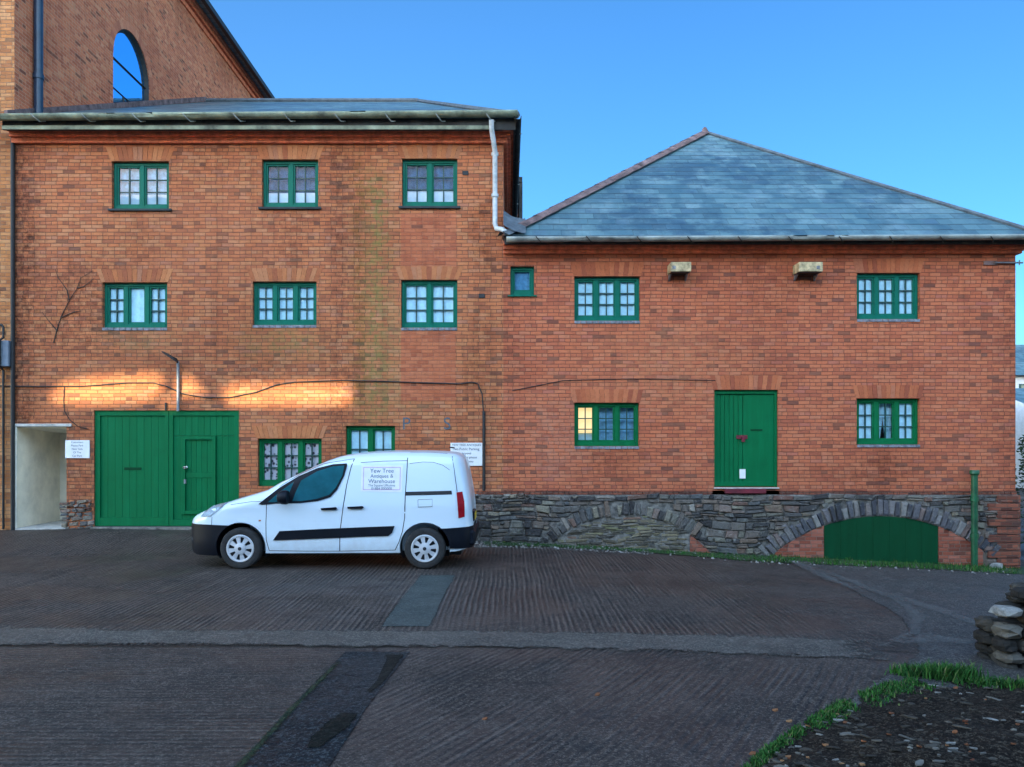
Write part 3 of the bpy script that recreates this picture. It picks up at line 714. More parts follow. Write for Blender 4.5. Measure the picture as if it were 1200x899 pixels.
# roof
mb = MB(); y0, yr = 14.60, 24.4; zr = wz(119.5, yr); XE = .15; XA = -2.8
def rf(mb, a, b, c, d=None):
    pts = [Vector(p) for p in ((a, b, c) if d is None else (a, b, c, d))]
    u = (pts[1] - pts[0]).normalized(); n = (pts[1] - pts[0]).cross(pts[2] - pts[0]).normalized(); v = n.cross(u)
    mb.face(pts, [((p - pts[0]).dot(u), (p - pts[0]).dot(v)) for p in pts])
e = EV3
rf(mb, (XL, y0, e), (XE, y0, e), (XA, yr, zr), (XL, yr, zr))
rf(mb, (XE, y0, e), (XE, 34.2, e), (XA, yr, zr))
rf(mb, (XE, 34.2, e), (XL, 34.2, e), (XL, yr, zr), (XA, yr, zr))
mb.face([(XL, y0, e - .02), (XL, 34.2, e - .02), (XE, 34.2, e - .02), (XE, y0, e - .02)])
ro = mb.build('roof', 'slate', A, merge=False)
mb = MB(); mb.tube([(XE, y0, e + .03), (XA, yr, zr + .03)], .07, 6); mb.tube([(XA, yr, zr + .03), (XL, yr, zr + .03)], .08, 6); mb.build('ridge_roll', 'lead', ro, smooth=True)
def gutter(x0, x1, y, z, rad, name, mat, parent, dz=0.0, along='x', n=40):
    """half-round gutter with brackets"""
    mb = MB(); rows = []
    for i in range(n + 1):
        t = i / n; row = []
        for k in range(9):
            a = math.pi * (1 + k / 8); c, s_ = math.cos(a) * rad, math.sin(a) * rad
            p = x0 + (x1 - x0) * t
            row.append((p, y + c, z + dz * t + s_) if along == 'x' else (y - c, p, z + dz * t + s_))
        rows.append(row)
    mb.grid(rows, flip=(along == 'x')); mb.grid([[Vector(p) + Vector((0, 0, .0)) for p in r][::-1] for r in rows], flip=(along == 'x'))
    o = mb.build(name, mat, parent, smooth=True)
    o.modifiers.new('wall', 'SOLIDIFY').thickness = .012
    return o
gz = wz(136, 14.53)
gA = gutter(XL - 1.6, XE + .02, 14.53, gz - .0, .085, 'gutter', 'gutter', ro, dz=wz(133, 14.53) - wz(138, 14.53))
mb = MB()
for k in range(12):
    x = XL - 1.2 + k * .93; mb = MB()
    mb.tube([(x, 14.42, gz + .0), (x + .05, 14.45, gz - .06), (x + .10, 14.53, gz - .10), (x + .16, 14.62, gz - .06)], .011, 5); mb.build('gutter_strap', 'gutter_grey', gA)
mb = MB(); mb.box(XL, XE - .02, 14.64, 14.68, wz(152, 14.64), e - .02); mb.box(XL, XS - .01, 14.68, WY - .212, wz(152, 14.64) + .03, wz(152, 14.64) + .05)
mb.box(XE - .06, XE - .03, 14.68, 33.9, wz(152, 14.64), e - .02); mb.build('fascia', 'fascia', ro)
mb = MB(); mb.box(XL, XS - .2, 14.62, 14.638, wz(152, 14.64), wz(147.5, 14.64)); mb.build('fascia_strip', 'gutter', ro)
gS = gutter(14.5, 33.5, XE + .02, e - .03, .07, 'side_gutter', 'fascia', ro, along='y')
mb = MB()
for k in range(9):
    yy = 15.2 + k * 1.5; mb = MB(); mb.box(XE - .03, XE + .10, yy, yy + .03, e - .09, e - .075); mb.build('gutter_strap', 'gutter_grey', gS)
# rear wing eaves seen past the side gutter
mb = MB(); yw = 22.0; mb.box(-.09, .26, yw, 27, 7.2, wz(214, yw)); rw = mb.build('rear_wing', 'brick_dark', A)
mb = MB(); mb.box(-.09, .385, yw - .05, 27.1, wz(214, yw) + .002, wz(208, yw)); mb.box(.30, .39, yw - .02, 27, wz(252, yw) - .5, wz(214, yw)); mb.build('eaves_board', 'fascia', rw)
# garage doors: left leaf boarded, right leaf with a wicket door
gx0, gx1, gz0, gz1 = gar; gz0 += .09; gm = wx(197); yd = WY + .06
mb = MB(); x = gx0 + .004
mb.box(gx0 + .003, gx0 + .10, yd - .03, yd + .06, gz0, gz1 - .004); mb.box(gm - .07, gm - .006, yd - .03, yd + .06, gz0, gz1 - .004)
mb.box(gx0 + .10, gm - .07, yd - .028, yd + .06, gz1 - .10, gz1 - .004); mb.box(gx0 + .10, gm - .07, yd - .028, yd + .06, gz0, gz0 + .16)
n = 9; w = (gm - .07 - gx0 - .10) / n
for k in range(n): mb.box(gx0 + .10 + k * w + .0015, gx0 + .10 + (k + 1) * w - .0015, yd, yd + .05, gz0 + .16, gz1 - .10)
mb.box(gx0 + .10, gm - .07, yd + .02, yd + .055, gz0 + .16, gz1 - .10)
L1 = mb.build('garage_door', 'green', A, bevel=.0025); L1['label'] = 'plain boarded left leaf with a letter slot'
mb = MB(); mb.box(wx(144), wx(164), yd - .012, yd + .0, wz(551), wz(548)); mb.build('letter_slot', 'green_dark', L1, bevel=.003)
mb = MB(); hx0, hx1, hz0, hz1 = wx(212), wx(252), wz(603), wz(511)
mb.box(gm + .004, gm + .08, yd - .03, yd + .06, gz0, gz1 - .004); mb.box(gx1 - .10, gx1 - .003, yd - .03, yd + .06, gz0, gz1 - .004)
mb.box(gm + .08, gx1 - .10, yd - .028, yd + .06, gz1 - .10, gz1 - .004); mb.box(gm + .08, gx1 - .10, yd - .028, yd + .06, gz0, gz0 + .12)
xa, xb = gm + .08, gx1 - .10
def boards(mb, a, b, c, d, n):
    w = (b - a) / n
    for k in range(n): mb.box(a + k * w + .0015, a + (k + 1) * w - .0015, yd, yd + .05, c, d)
    mb.box(a, b, yd + .02, yd + .054, c, d)
boards(mb, xa, xb, hz1 + .004, gz1 - .10, 10); boards(mb, xa, hx0 - .004, gz0 + .12, hz1, 1); boards(mb, hx1 + .004, xb, gz0 + .12, hz1, 3); boards(mb, hx0, hx1, gz0 + .12, hz0 - .004, 4)
L2 = mb.build('garage_door', 'green', A, bevel=.0025); L2['label'] = 'right leaf with a small wicket door set in it'
mb = MB(); f = .07
mb.box(hx0, hx0 + f, yd - .04, yd + .03, hz0, hz1); mb.box(hx1 - f, hx1, yd - .04, yd + .03, hz0, hz1)
mb.box(hx0 + f, hx1 - f, yd - .038, yd + .03, hz1 - f, hz1); mb.box(hx0 + f, hx1 - f, yd - .038, yd + .03, hz0, hz0 + f)
boards(mb, hx0 + f, hx1 - f, hz0 + f, hz1 - f, 5); mb.box(hx0 + f, hx1 - f, yd - .012, yd + .01, (hz0 + hz1) / 2 - .05, (hz0 + hz1) / 2 + .05)
mb.build('wicket_door', 'green', L2, bevel=.004)
mb = MB(); mb.lathe([(0, -.085), (.028, -.08), (.034, -.06), (.016, -.04), (.014, .0), (.03, .0)], (wx(217), yd - .01, wz(548)), 'y', 14)
mb.build('door_knob', 'chrome', L2, smooth=True)
mb = MB(); mb.box(wx(215), wx(217), yd - .045, yd, wz(567), wz(562)); mb.build('lock_plate', 'galv', L2)
mb = MB(); mb.box(gx0 - .02, gx1 + .02, WY - .10, WY + .4, gz0 - .4, gz0 - .012); mb.build('door_step', 'mortar', A, bevel=.01)
# passage on the left: cream rendered recess
px0, px1, pz0, pz1 = pas; dp = 1.45
mb = MB(); zc = pz1 - .10
mb.face([(px0 - .003, WY + .001, pz0), (px0 - .003, WY + dp, pz0), (px0 - .003, WY + dp, zc), (px0 - .003, WY + .001, zc)][::-1])
mb.grid([[(px0 + .003, WY + .002, pz0), (px0 + .003, WY + .002, pz1)], [(px0 + .003, WY + dp, pz0), (px0 + .003, WY + dp, pz1 - .12)]])
mb.face([(px1 - .003, WY + .002, pz0), (px1 - .003, WY + dp, pz0), (px1 - .003, WY + dp, pz1), (px1 - .003, WY + .002, pz1)])
mb.face([(px0, WY + dp, pz0), (px1, WY + dp, pz0), (px1, WY + dp, pz1), (px0, WY + dp, pz1)])
mb.face([(px0, WY + .002, pz1 - .003), (px1, WY + .002, pz1 - .003), (px1, WY + dp, pz1 - .12), (px0, WY + dp, pz1 - .12)])
mb.box(px0 - .05, px0 + .02, WY - .02, WY + .02, pz0, pz1)
pa = mb.build('passage', 'cream', A)
mb = MB(); mb.box(px0 - .06, px1 + .10, WY - .03, WY + .10, pz1 - .002, pz1 + .055); mb.build('lintel', 'concrete', pa, bevel=.008)
mb = MB(); mb.box(px0 + .01, px1 - .01, WY - .05, WY + dp, pz0 - .2, pz0 + .075); mb.build('passage_floor', 'concrete', pa)
# white downpipe at the right-hand corner
mb = MB(); xp = wx(580, 14.85)
mb.tube([(wx(576, 14.53), 14.53, gz - .07), (wx(576, 14.55), 14.56, gz - .22), (wx(580, 14.8), 14.80, gz - .55), (xp, 14.85, gz - .72), (xp, 14.86, wz(262, 14.86)), (xp + .03, 14.84, wz(268, 14.85)), (xp + .14, 14.74, wz(270, 14.8)), (xp + .22, 14.62, wz(274, 14.7))], .047, 12)
dpipe = mb.build('downpipe', 'pipe_white', A, smooth=True)
for q in (184, 232):
    mb = MB(); mb.lathe([(.056, -.03), (.066, -.028), (.066, .028), (.056, .03)], (xp, 14.855, wz(q)), 'z', 14); mb.build('pipe_collar', 'pipe_white', dpipe, smooth=True)
# ---------------------------------------------------------------- rubble helpers
def stone(mb, quad, y0, y1, j=.020, inset=.26):
    """one rounded rubble stone: quad corners (x,z), back plane y1, front plane y0"""
    cx = sum(p[0] for p in quad) / len(quad); cz = sum(p[1] for p in quad) / len(quad)
    mb.cur = rng.random(); n = len(quad); yf = y0 + rng.uniform(-.02, .02); b = len(mb.v)
    back = [(p[0] + rng.uniform(-j, j), p[1] + rng.uniform(-j, j) * .6) for p in quad]
    for x, z in back: mb.v.append(Vector((x, y1, z)))
    for x, z in back: mb.v.append(Vector((x, yf + .022, z)))
    for x, z in back:
        mb.v.append(Vector((cx + (x - cx) * (1 - inset), yf + rng.uniform(-.006, .010), cz + (z - cz) * (1 - inset))))
    for L in (0, 1):
        for k in range(n):
            mb.f.append([b + L * n + k, b + L * n + (k + 1) % n, b + (L + 1) * n + (k + 1) % n, b + (L + 1) * n + k]); mb.r.append(mb.cur); mb.uvs.append(None)
    mb.f.append([b + 2 * n + k for k in range(n)]); mb.r.append(mb.cur); mb.uvs.append(None)
def rubble(mb, x0, x1, z0f, z1, reject, hmin, hmax, wmin, wmax, y0, y1):
    z = z1; zlow = min(z0f(x0), z0f(x1)) - .15
    while z > zlow:
        h = rng.uniform(hmin, hmax); x = x0
        while x < x1 - .01:
            w = rng.uniform(wmin, wmax)
            if x + w > x1 - wmin * .6: w = x1 - x
            sl = rng.uniform(-.015, .015); g_ = .008
            # split now and then into two thin stones
            parts = [(z - h, z)] if rng.random() > .25 else [(z - h, z - h * .5), (z - h * .5, z)]
            for a, b in parts:
                mx, mz = x + w / 2, (a + b) / 2
                pts = [(x + g_, a + g_), (x + w - g_, a + g_ + sl), (x + w - g_, b - g_ + sl), (x + g_, b - g_)]
                hits = sum(1 for p in pts if reject(*p)) + reject(mx, mz)
                if b < z0f(mx) - .1 or hits >= 3: continue
                if hits:        # stone cut to fit against an arch: pull offending corners in
                    q = []
                    for p in pts:
                        t = 0
                        while reject(*p) and t < 10:
                            p = (p[0] + (mx - p[0]) * .16, p[1] + (mz - p[1]) * .16); t += 1
                        q.append(p)
                    pts = q
                pts = [(p_ + .02 * math.sin(q_ * 9), q_ + .022 * math.sin(p_ * 1.9 + 2) + .012 * math.sin(p_ * 5.3)) for p_, q_ in pts]
                stone(mb, pts, y0, y1)
            x += w
        z -= h
# ---------------------------------------------------------------- right-hand block
EV2 = wz(277, 14.62)
B = thing('slate_roofed_building', ((XS + XR) / 2, WY, -.4), 'two storey red brick building with hipped slate roof and a dark rubble stone base', 'building')
r_small = rect(598, 312, 626, 346); r9 = rect(673, 324, 750, 376); r10 = rect(1004, 320, 1078, 374); r11 = rect(673, 472, 749, 523); r12 = rect(1004, 467, 1078, 521)
r_door = rect(837, 457, 912, 571)
ZP = wz(575)
mb = MB(); XB0 = XS + .001
wall_panel(mb, XB0, XR, ZP, wz(282), [r_small, r9, r10, r11, r12, r_door], WY, .30)
mb.face([(XR, WY, ZP - 2.5), (XR, 27, ZP - 2.5), (XR, 27, wz(282)), (XR, WY, wz(282))])
mb.face([(XB0, 27, -2), (XB0, 27, wz(282)), (XR, 27, wz(282)), (XR, 27, -2)])
wB = mb.build('wall', 'brick_red', B)
for r, h in ((r9, .27), (r10, .27), (r11, .25), (r12, .25), (r_door, .27)): jack_arch(wB, 'arch_red', r, h=h, splay=.06)
mb = MB()
for q0, q1, pr in ((285, 290, .21), (290, 294, .145), (294, 298, .08)):
    mb.box(XS + .002, XR + pr, WY - pr, WY + .02, wz(q1), wz(q0) - .003)
    mb.box(XR - .02, XR + pr, WY + .02, 27, wz(q1), wz(q0) - .003)
mb.build('cornice', 'cornice', wB, bevel=.006)
mb = MB(); n = 40
for (a, b) in ((wx(558), wx(836)), (wx(913), XR + .02)):      # dark header course over the stone base
    x = a; mb = MB()
    while x < b - .03:
        w = min(rng.uniform(.10, .125), b - x); mb.box(x + .004, x + w - .004, WY - .03 - rng.random() * .015, WY + .0, ZP - .075, ZP - .004); x += w
    mb.build('brick_course', 'brick_dark', wB, bevel=.004)
window(B, r_small, 1, 'net_blue', sill='green', grid=(1, 1), label='tiny single pane window')
window(B, r9, 3, 'net'); window(B, r10, 3, 'net'); window(B, r11, 3, 'warm_refl', label='window with a glowing sheet for a golden reflection in its left pane', frame='green'); window(B, r12, 3, 'pair', frame='green')
# hipped roof
mb = MB(); ax, ay, az_ = wx(826, 19.6), 19.6, wz(156, 19.6); xl, xr, yb = -.10, 9.98, 14.60
e = EV2
def slope(mb, p, q, a, b=None): rf(mb, p, q, a) if b is None else rf(mb, p, q, a, b)
slope(mb, (xl, yb, e), (xr, yb, e), (ax, ay, az_)); ys2 = 23.0; y9 = 28.0
slope(mb, (xr, yb, e), (xr, y9, e), (ax, ys2, az_), (ax, ay, az_)); slope(mb, (xl, y9, e), (xl, yb, e), (ax, ay, az_), (ax, ys2, az_)); slope(mb, (xr, y9, e), (xl, y9, e), (ax, ys2, az_))
mb.face([(xl, yb, e - .02), (xl, y9, e - .02), (xr, y9, e - .02), (xr, yb, e - .02)])
rB = mb.build('roof', 'slate', B, merge=False)
# clay tiles down the left hip
a = Vector((ax, ay, az_)); b = Vector((xl, yb, e)); n = 15; L = (b - a)
hipn = Vector((-.35, -.45, .82)).normalized(); side = L.normalized().cross(hipn).normalized()
for k in range(n):
    t0, t1 = k / n, (k + 1.08) / n
    if t1 > 1: t1 = 1
    p, q = a + L * t0, a + L * t1; lift = hipn * (.035 + .012 * rng.random()); ht = hipn * .03
    rows = []
    for pp, dd in ((p, 0), (q, .012)):
        row = []
        for i in range(7):
            t = (i / 6 - .5) * 2; row.append(pp + side * (t * .15) + hipn * (.075 + dd - .085 * t * t))
        rows.append(row)
    mb = MB(); mb.grid(rows); mb.grid(rows, flip=True)
    mb.build('hip_tile', 'ridge' if k < n - 1 else 'lead', rB, smooth=True)
mb = MB(); mb.tube([(ax, ay, az_ + .02), (xr, yb, e + .02)], .05, 6); mb.tube([(ax, ay, az_ + .03), (ax, ys2, az_ + .03)], .08, 6); mb.build('hip_roll', 'lead', rB, smooth=True)
mb = MB(); mb.lathe([(.0, .16), (.05, .12), (.09, .03), (.10, -.05)], (ax, ay, az_), 'z', 10); mb.build('hip_cap', 'ridge', rB, smooth=True)
gz2 = wz(278.5, 14.53)
gB = gutter(xl + .06, xr + .05, 14.53, gz2, .075, 'gutter', 'gutter_grey', rB, dz=wz(275, 14.53) - wz(278, 14.53))
mb = MB()
for k in range(11):
    x = .5 + k * .93; mb = MB(); mb.tube([(x, 14.44, gz2), (x + .05, 14.46, gz2 - .05), (x + .10, 14.53, gz2 - .085), (x + .16, 14.62, gz2 - .05)], .010, 5); mb.build('gutter_strap', 'fascia', gB)
mb = MB(); mb.box(XS + .02, xr - .03, 14.64, 14.68, wz(286, 14.64), e - .02); mb.box(XS + .02, XR, 14.68, WY - .212, wz(286, 14.64) + .02, wz(286, 14.64) + .04)
mb.box(xr - .07, xr - .035, 14.68, 27.5, wz(286, 14.64), e - .02); mb.build('fascia', 'fascia', rB)
mb = MB()      # crumpled lead where the two roofs meet
rows = []
for i in range(9):
    t = i / 8; rows.append([(xl + .0 + t * .42, yb - .02 + s_ * .7, e + .05 + s_ * .58 + .16 * (1 - t) ** 2 + rng.uniform(-.012, .012)) for s_ in (0, .15, .3, .5, .7)])
mb.grid(rows); mb.grid(rows, flip=True); mb.build('lead_flashing', 'lead', rB, smooth=True)
# boarded door
dx0, dx1, dz0, dz1 = r_door; yd2 = WY + .09; mb = MB()
mb.box(dx0 + .002, dx0 + .05, yd2 - .04, yd2 + .08, dz0, dz1 - .002); mb.box(dx1 - .05, dx1 - .002, yd2 - .04, yd2 + .08, dz0, dz1 - .002); mb.box(dx0 + .05, dx1 - .05, yd2 - .038, yd2 + .08, dz1 - .075, dz1 - .002)
dm = dx0 + (dx1 - dx0) * .47; n = 6; w = (dm - .004 - dx0 - .05) / n
for k in range(n): mb.box(dx0 + .05 + k * w + .003, dx0 + .05 + (k + 1) * w - .003, yd2, yd2 + .05, dz0 + .01, dz1 - .08)
mb.box(dm + .004, dx1 - .05, yd2 - .006, yd2 + .05, dz0 + .01, dz1 - .08)
mb.box(dx0 + .05, dx1 - .05, yd2 + .03, yd2 + .06, dz0, dz1 - .07); mb.box(dx0 + .05, dx1 - .05, yd2 - .014, yd2 + .02, dz0 + .01, dz0 + .10)
dr = mb.build('door', 'green', B, bevel=.004)
mb = MB(); mb.box(wx(864), wx(877), yd2 - .03, yd2 - .008, wz(514.5), wz(510)); mb.box(wx(870), wx(874), yd2 - .045, yd2 - .03, wz(518), wz(511)); mb.build('lock', 'maroon', dr, bevel=.004)
mb = MB(); mb.box(wx(881), wx(895), yd2 - .014, yd2 - .004, wz(505), wz(503)); mb.build('letter_slot', 'green_dark', dr)
mb = MB(); mb.box(dx0 - .01, dx1 + .01, WY - .04, WY + .3, dz0 - .03, dz0 - .004); thr = mb.build('threshold', 'concrete', dr, bevel=.006)
mb = MB(); mb.box(wx(848), wx(896), WY - .10, WY - .045, wz(578), wz(572.5)); mb.build('step_board', 'maroon', dr, bevel=.005)
# stone base with two arches and the cellar door
ARCHES = [dict(cx=733, R=132, top=603, a0=40, T=15), dict(cx=1030, R=196, top=604, a0=42, T=17)]
def px_of(x): return CX + x * F / WY
def py_of(z): return CY - (z - EYE) * F / WY
def in_arch(x, z):
    p, q = px_of(x), py_of(z)
    for a in ARCHES:
        d = math.hypot(p - a['cx'], q - (a['top'] + a['R'])); ang = math.degrees(math.atan2(p - a['cx'], (a['top'] + a['R']) - q))
        if abs(ang) < a['a0'] and a['R'] - 1 < d < a['R'] + a['T'] + 1: return 1
    return 0
def under_arch(x, z, i):
    a = ARCHES[i]; p, q = px_of(x), py_of(z)
    return math.hypot(p - a['cx'], q - (a['top'] + a['R'])) < a['R'] and q < 690
XP0, XP1 = wx(553), wx(1152); YF, YBk = WY - .085, WY - .03
def ground_z(x): return H(x, 14.9)
mb = MB(); xs_ = [XP0 + (XR + .03 - XP0) * k / 30 for k in range(31)]
mb.grid([[(x, WY - .035, ground_z(x) - .4) for x in xs_], [(x, WY - .035, ZP - .078) for x in xs_]]); mb.grid([[(x, WY - .035, ZP - .078) for x in xs_], [(x, WY + .002, ZP - .076) for x in xs_]])
mb.face([(XP0, WY + .0, -1), (XP0, WY - .035, -1), (XP0, WY - .035, ZP - .078), (XP0, WY, ZP - .078)])
pl = mb.build('stone_base', 'mortar', B)
mb = MB(); rubble(mb, XP0, XP1, ground_z, ZP - .08, lambda x, z: 1 if (in_arch(x, z) or under_arch(x, z, 0) or under_arch(x, z, 1)) else 0, .06, .17, .09, .40, YF, YBk)
mb.build('rubble_stone', 'stone', pl, merge=False)
mb = MB(); rubble(mb, wx(640), wx(830), ground_z, wz(603), lambda x, z: 0 if under_arch(x, z, 0) and px_of(x) < 806 else 1, .035, .075, .16, .42, YF + .03, YBk)
mb.build('arch_infill', 'stone_fill', pl, merge=False)
for i, a in enumerate(ARCHES):
    mb = MB(); n = int(a['R'] * R(a['a0'] * 2) / 6.6); step = R(a['a0'] * 2) / n; t = -R(a['a0'])
    for k in range(n):
        t1 = t + step * rng.uniform(.80, 1.0); g_ = .6; Ti = a['T'] * rng.uniform(.65, 1.25)
        P = lambda r_, th: (wx(a['cx'] + r_ * math.sin(th)), wz(a['top'] + a['R'] - r_ * math.cos(th)))
        gx = g_ / a['R'] * .5
        q = [P(a['R'], t + gx), P(a['R'], t1 - gx), P(a['R'] + Ti, t1 - gx), P(a['R'] + Ti, t + gx)]
        if rng.random() < (.14 if i == 0 else .03): t += step; continue
        if q[0][1] > ground_z(q[0][0]) - .25: stone(mb, q, YF + (.012 if i == 0 else -.002), YBk, .022 if i == 0 else .018, .24)
        t += step
    mb.build('stone_arch', 'stone' if i == 0 else 'arch_stone', pl, merge=False)
# brick patches under the arches and cellar door
def under_poly(i, p0, p1, n=10, lift=0.0):
    a = ARCHES[i]; out = [(wx(p0), ground_z(wx(p0)) - .2), (wx(p1), ground_z(wx(p1)) - .2)]
    for k in range(n + 1):
        p = p1 + (p0 - p1) * k / n; out.append((wx(p), wz(a['top'] + a['R'] - math.sqrt(a['R'] ** 2 - (p - a['cx']) ** 2) + lift)))
    return out
for i, p0, p1 in ((1, 905, 964), (1, 1098, 1150), (0, 808, 838)):
    mb = MB(); mb.prism_xz(under_poly(i, p0, p1, lift=.4), WY - .06, WY - .036); mb.build('brick_infill', 'brick_mid', pl)
mb = MB()
k0 = 964.5
while k0 < 1097: k1 = min(k0 + 19, 1097.5); mb.prism_xz(under_poly(1, k0 + .07, k1 - .07, 6, 1.6), WY - .052, WY - .037); k0 = k1
cd = mb.build('cellar_door', 'green_dark', B, bevel=.002)
mb = MB(); mb.prism_xz([(wx(964.2), 0)] and under_poly(1, 964.2, 1097.8, 14, .8), WY - .0445, WY - .0365); mb.build('door_back', 'green_dark', cd)
# brick quoins at the far right end of the base
mb = MB(); z = ZP - .08; k = 0
while z > ground_z(XR) - .25:
    w = .62 if k % 2 else .44; mb.box(XR + .05 - w, XR + .05, WY - .075 - rng.random() * .012, WY + .3, z - .145, z - .006); z -= .15; k += 1
mb.build('brick_quoin', 'brick_dark', pl, bevel=.008)
mb = MB(); mb.prism_xz([(XP1 - .2, z - .3), (XR - .35, z - .3), (XR - .35, ZP - .08), (XP1 - .2, ZP - .08)], WY - .04, WY - .033)
rubble(mb, XP1, XR - .3, ground_z, ZP - .08, lambda x, z: 0, .06, .13, .10, .3, YF + .02, YBk); mb.build('rubble_stone', 'stone', pl, merge=False)
# rubble patch between passage and garage door
mb = MB(); rubble(mb, wx(71), wx(109), ground_z, wz(586), lambda x, z: 0, .05, .11, .10, .24, WY - .03, WY + .002); mb.build('rubble_patch', 'stone', A, merge=False)

# ---------------------------------------------------------------- tall building on the left
T = thing('tall_brick_building', (-12, 22, 0), 'tall brown brick building with arched window rising behind the left roof', 'building')
XW = XL - .004; Yt0, Yt1 = 15.004, 32.0; ZT = 14.75; mb = MB()
mb.face([(-16, Yt0, -1.2), (XW, Yt0, -1.2), (XW, Yt0, ZT), (-16, Yt0, ZT)]); mb.face([(-16, Yt1, -1), (-16, Yt0, -1), (-16, Yt0, ZT), (-16, Yt1, ZT)])
mb.build('front_wall', 'brick_buff', T)
# side wall with an arched opening
wy0, wy1 = 18.75, 20.65; yc = (wy0 + wy1) / 2; rad = (wy1 - wy0) / 2; zs_ = 11.02; zsill = 9.6
mb = MB()
def sq(y0, y1, z0, z1): mb.face([(XW, y0, z0), (XW, y1, z0), (XW, y1, z1), (XW, y0, z1)])
sq(Yt0, wy0, -1.2, ZT); sq(wy1, Yt1, -1.2, ZT); sq(wy0, wy1, -1.2, zsill)
n = 20; arc = [(yc - rad * math.cos(math.pi * k / n), zs_ + rad * math.sin(math.pi * k / n)) for k in range(n + 1)]
for (a0, b0), (a1, b1) in zip(arc, arc[1:]): mb.face([(XW, a0, b0), (XW, a1, b1), (XW, a1, ZT), (XW, a0, ZT)])
outl = [(wy0, zsill)] + arc + [(wy1, zsill)]
for (a0, b0), (a1, b1) in zip(outl, outl[1:]): mb.face([(XW, a0, b0), (XW - .35, a0, b0), (XW - .35, a1, b1), (XW, a1, b1)])
mb.face([(XW, Yt1, -1), (-16, Yt1, -1), (-16, Yt1, ZT), (XW, Yt1, ZT)])
sw_ = mb.build('side_wall', 'brick_tall', T)
mb = MB(); xg = XW - .10
def bar(p, q, w=.05):
    mb.tube([(xg, p[0], p[1]), (xg, q[0], q[1])], w / 2, 4)
for p, q in zip(outl, outl[1:]): bar(p, q, .17)
bar((wy0, zs_ - .02), (wy1, zs_ - .02), .075); bar((wy0, 10.28), (wy1, 10.28), .05); bar((yc - .25, zsill), (yc - .25, 10.28), .06)
aw = mb.build('arched_window', 'iron', T)
mb = MB(); mb.face([(xg, a, b) for a, b in outl]); mb.build('glass', 'glass_arch', aw)
mb = MB()       # brick rim round the arch
for k in range(n):
    (a0, b0), (a1, b1) = arc[k], arc[k + 1]; f_ = lambda a, b, s: (XW + .008, yc + (a - yc) * s, zs_ + (b - zs_) * s)
    mb.cur = rng.random(); mb.face([f_(a0, b0, 1.005), f_(a1, b1, 1.005), f_(a1, b1, 1.22), f_(a0, b0, 1.22)])
mb.build('brick_rim', 'arch_tall', sw_)
mb = MB()
for z0, z1, pr in ((ZT - .02, ZT + .1, .16), (ZT - .16, ZT - .024, .11), (ZT - .34, ZT - .20, .05)): mb.box(XW - .1, XW + pr, Yt0 + .02, Yt1, z0, z1)
mb.build('eaves_cornice', 'cornice', sw_, bevel=.01)
mb = MB(); mb.face([(XW + .42, Yt0 - .3, ZT + .12), (XW + .42, Yt1 + .3, ZT + .12), (-12.8, Yt1 + .3, ZT + 2.6), (-12.8, Yt0 - .3, ZT + 2.6)]); mb.face([(XW + .42, Yt0 - .3, ZT + .10), (-12.8, Yt0 - .3, ZT + .10), (-12.8, Yt1 + .3, ZT + .10), (XW + .42, Yt1 + .3, ZT + .10)]); mb.face([(-16, Yt0, ZT), (-12.8, Yt0, ZT + 2.6), (-12.8, Yt1, ZT + 2.6), (-16, Yt1, ZT)])
tr = mb.build('roof', 'slate', T)
mb = MB(); mb.box(XW + .40, XW + .52, Yt0 - .3, Yt1 + .3, ZT - .04, ZT + .12); mb.build('gutter', 'iron', tr)
mb = MB(); mb.tube([(XW + .09, 15.62, 8.0), (XW + .09, 15.62, ZT)], .085, 12); tdp = mb.build('downpipe', 'pipe_dark', T, smooth=True)
mb = MB(); mb.lathe([(.086, -.05), (.10, -.05), (.10, .05), (.086, .05)], (XW + .09, 15.62, 9.0), 'z', 12); mb.build('pipe_collar', 'pipe_dark', tdp, smooth=True)
for (yy, zz) in ((26.2, 11.9), (27.2, 13.2)): mb = MB(); mb.box(XW - .01, XW + .05, yy, yy + .45, zz, zz + .35); mb.build('air_brick', 'iron', sw_)
mb = MB()       # lead step where the lower roof runs into the tall wall
mb.hexa([(XW - .0, 14.7, EV3 + .02), (XW + .06, 14.7, EV3 + .02), (XW + .06, yr, zr + .02), (XW, yr, zr + .02), (XW, 14.7, EV3 + .16), (XW + .06, 14.7, EV3 + .16), (XW + .06, yr, zr + .16), (XW, yr, zr + .16)]); mb.build('roof_flashing', 'ridge', sw_)
# clutter on the narrow strip at the far left
mb = MB(); mb.box(-9.95, wx(14.5), WY - .12, WY + .0, wz(430), wz(400)); o = mb.build('meter_box', 'greybox', bevel=.008); tag(o, 'blue grey meter box on the brick strip at the left edge', 'box')
mb = MB(); xx = wx(5.5); mb.tube([(xx - .12, WY - .04, wz(381)), (xx - .03, WY - .04, wz(381)), (xx, WY - .04, wz(384)), (xx, WY - .04, wz(396)), (xx, WY - .15, wz(400)), (xx, WY - .15, wz(430)), (xx, WY - .04, wz(434)), (xx, WY - .04, wz(620))], .022, 8)
o = mb.build('service_pipe', 'iron', smooth=True); tag(o, 'thin black service pipe running over the grey meter box', 'pipe')
mb = MB(); mb.tube([(wx(16.5), WY - .04, H(-9.5, 14.9) - .05), (wx(16.5), WY - .04, wz(160))], .038, 8); o = mb.build('drain_pipe', 'iron', smooth=True); tag(o, 'dark drain pipe down the joint at the left end of the warehouse', 'pipe')

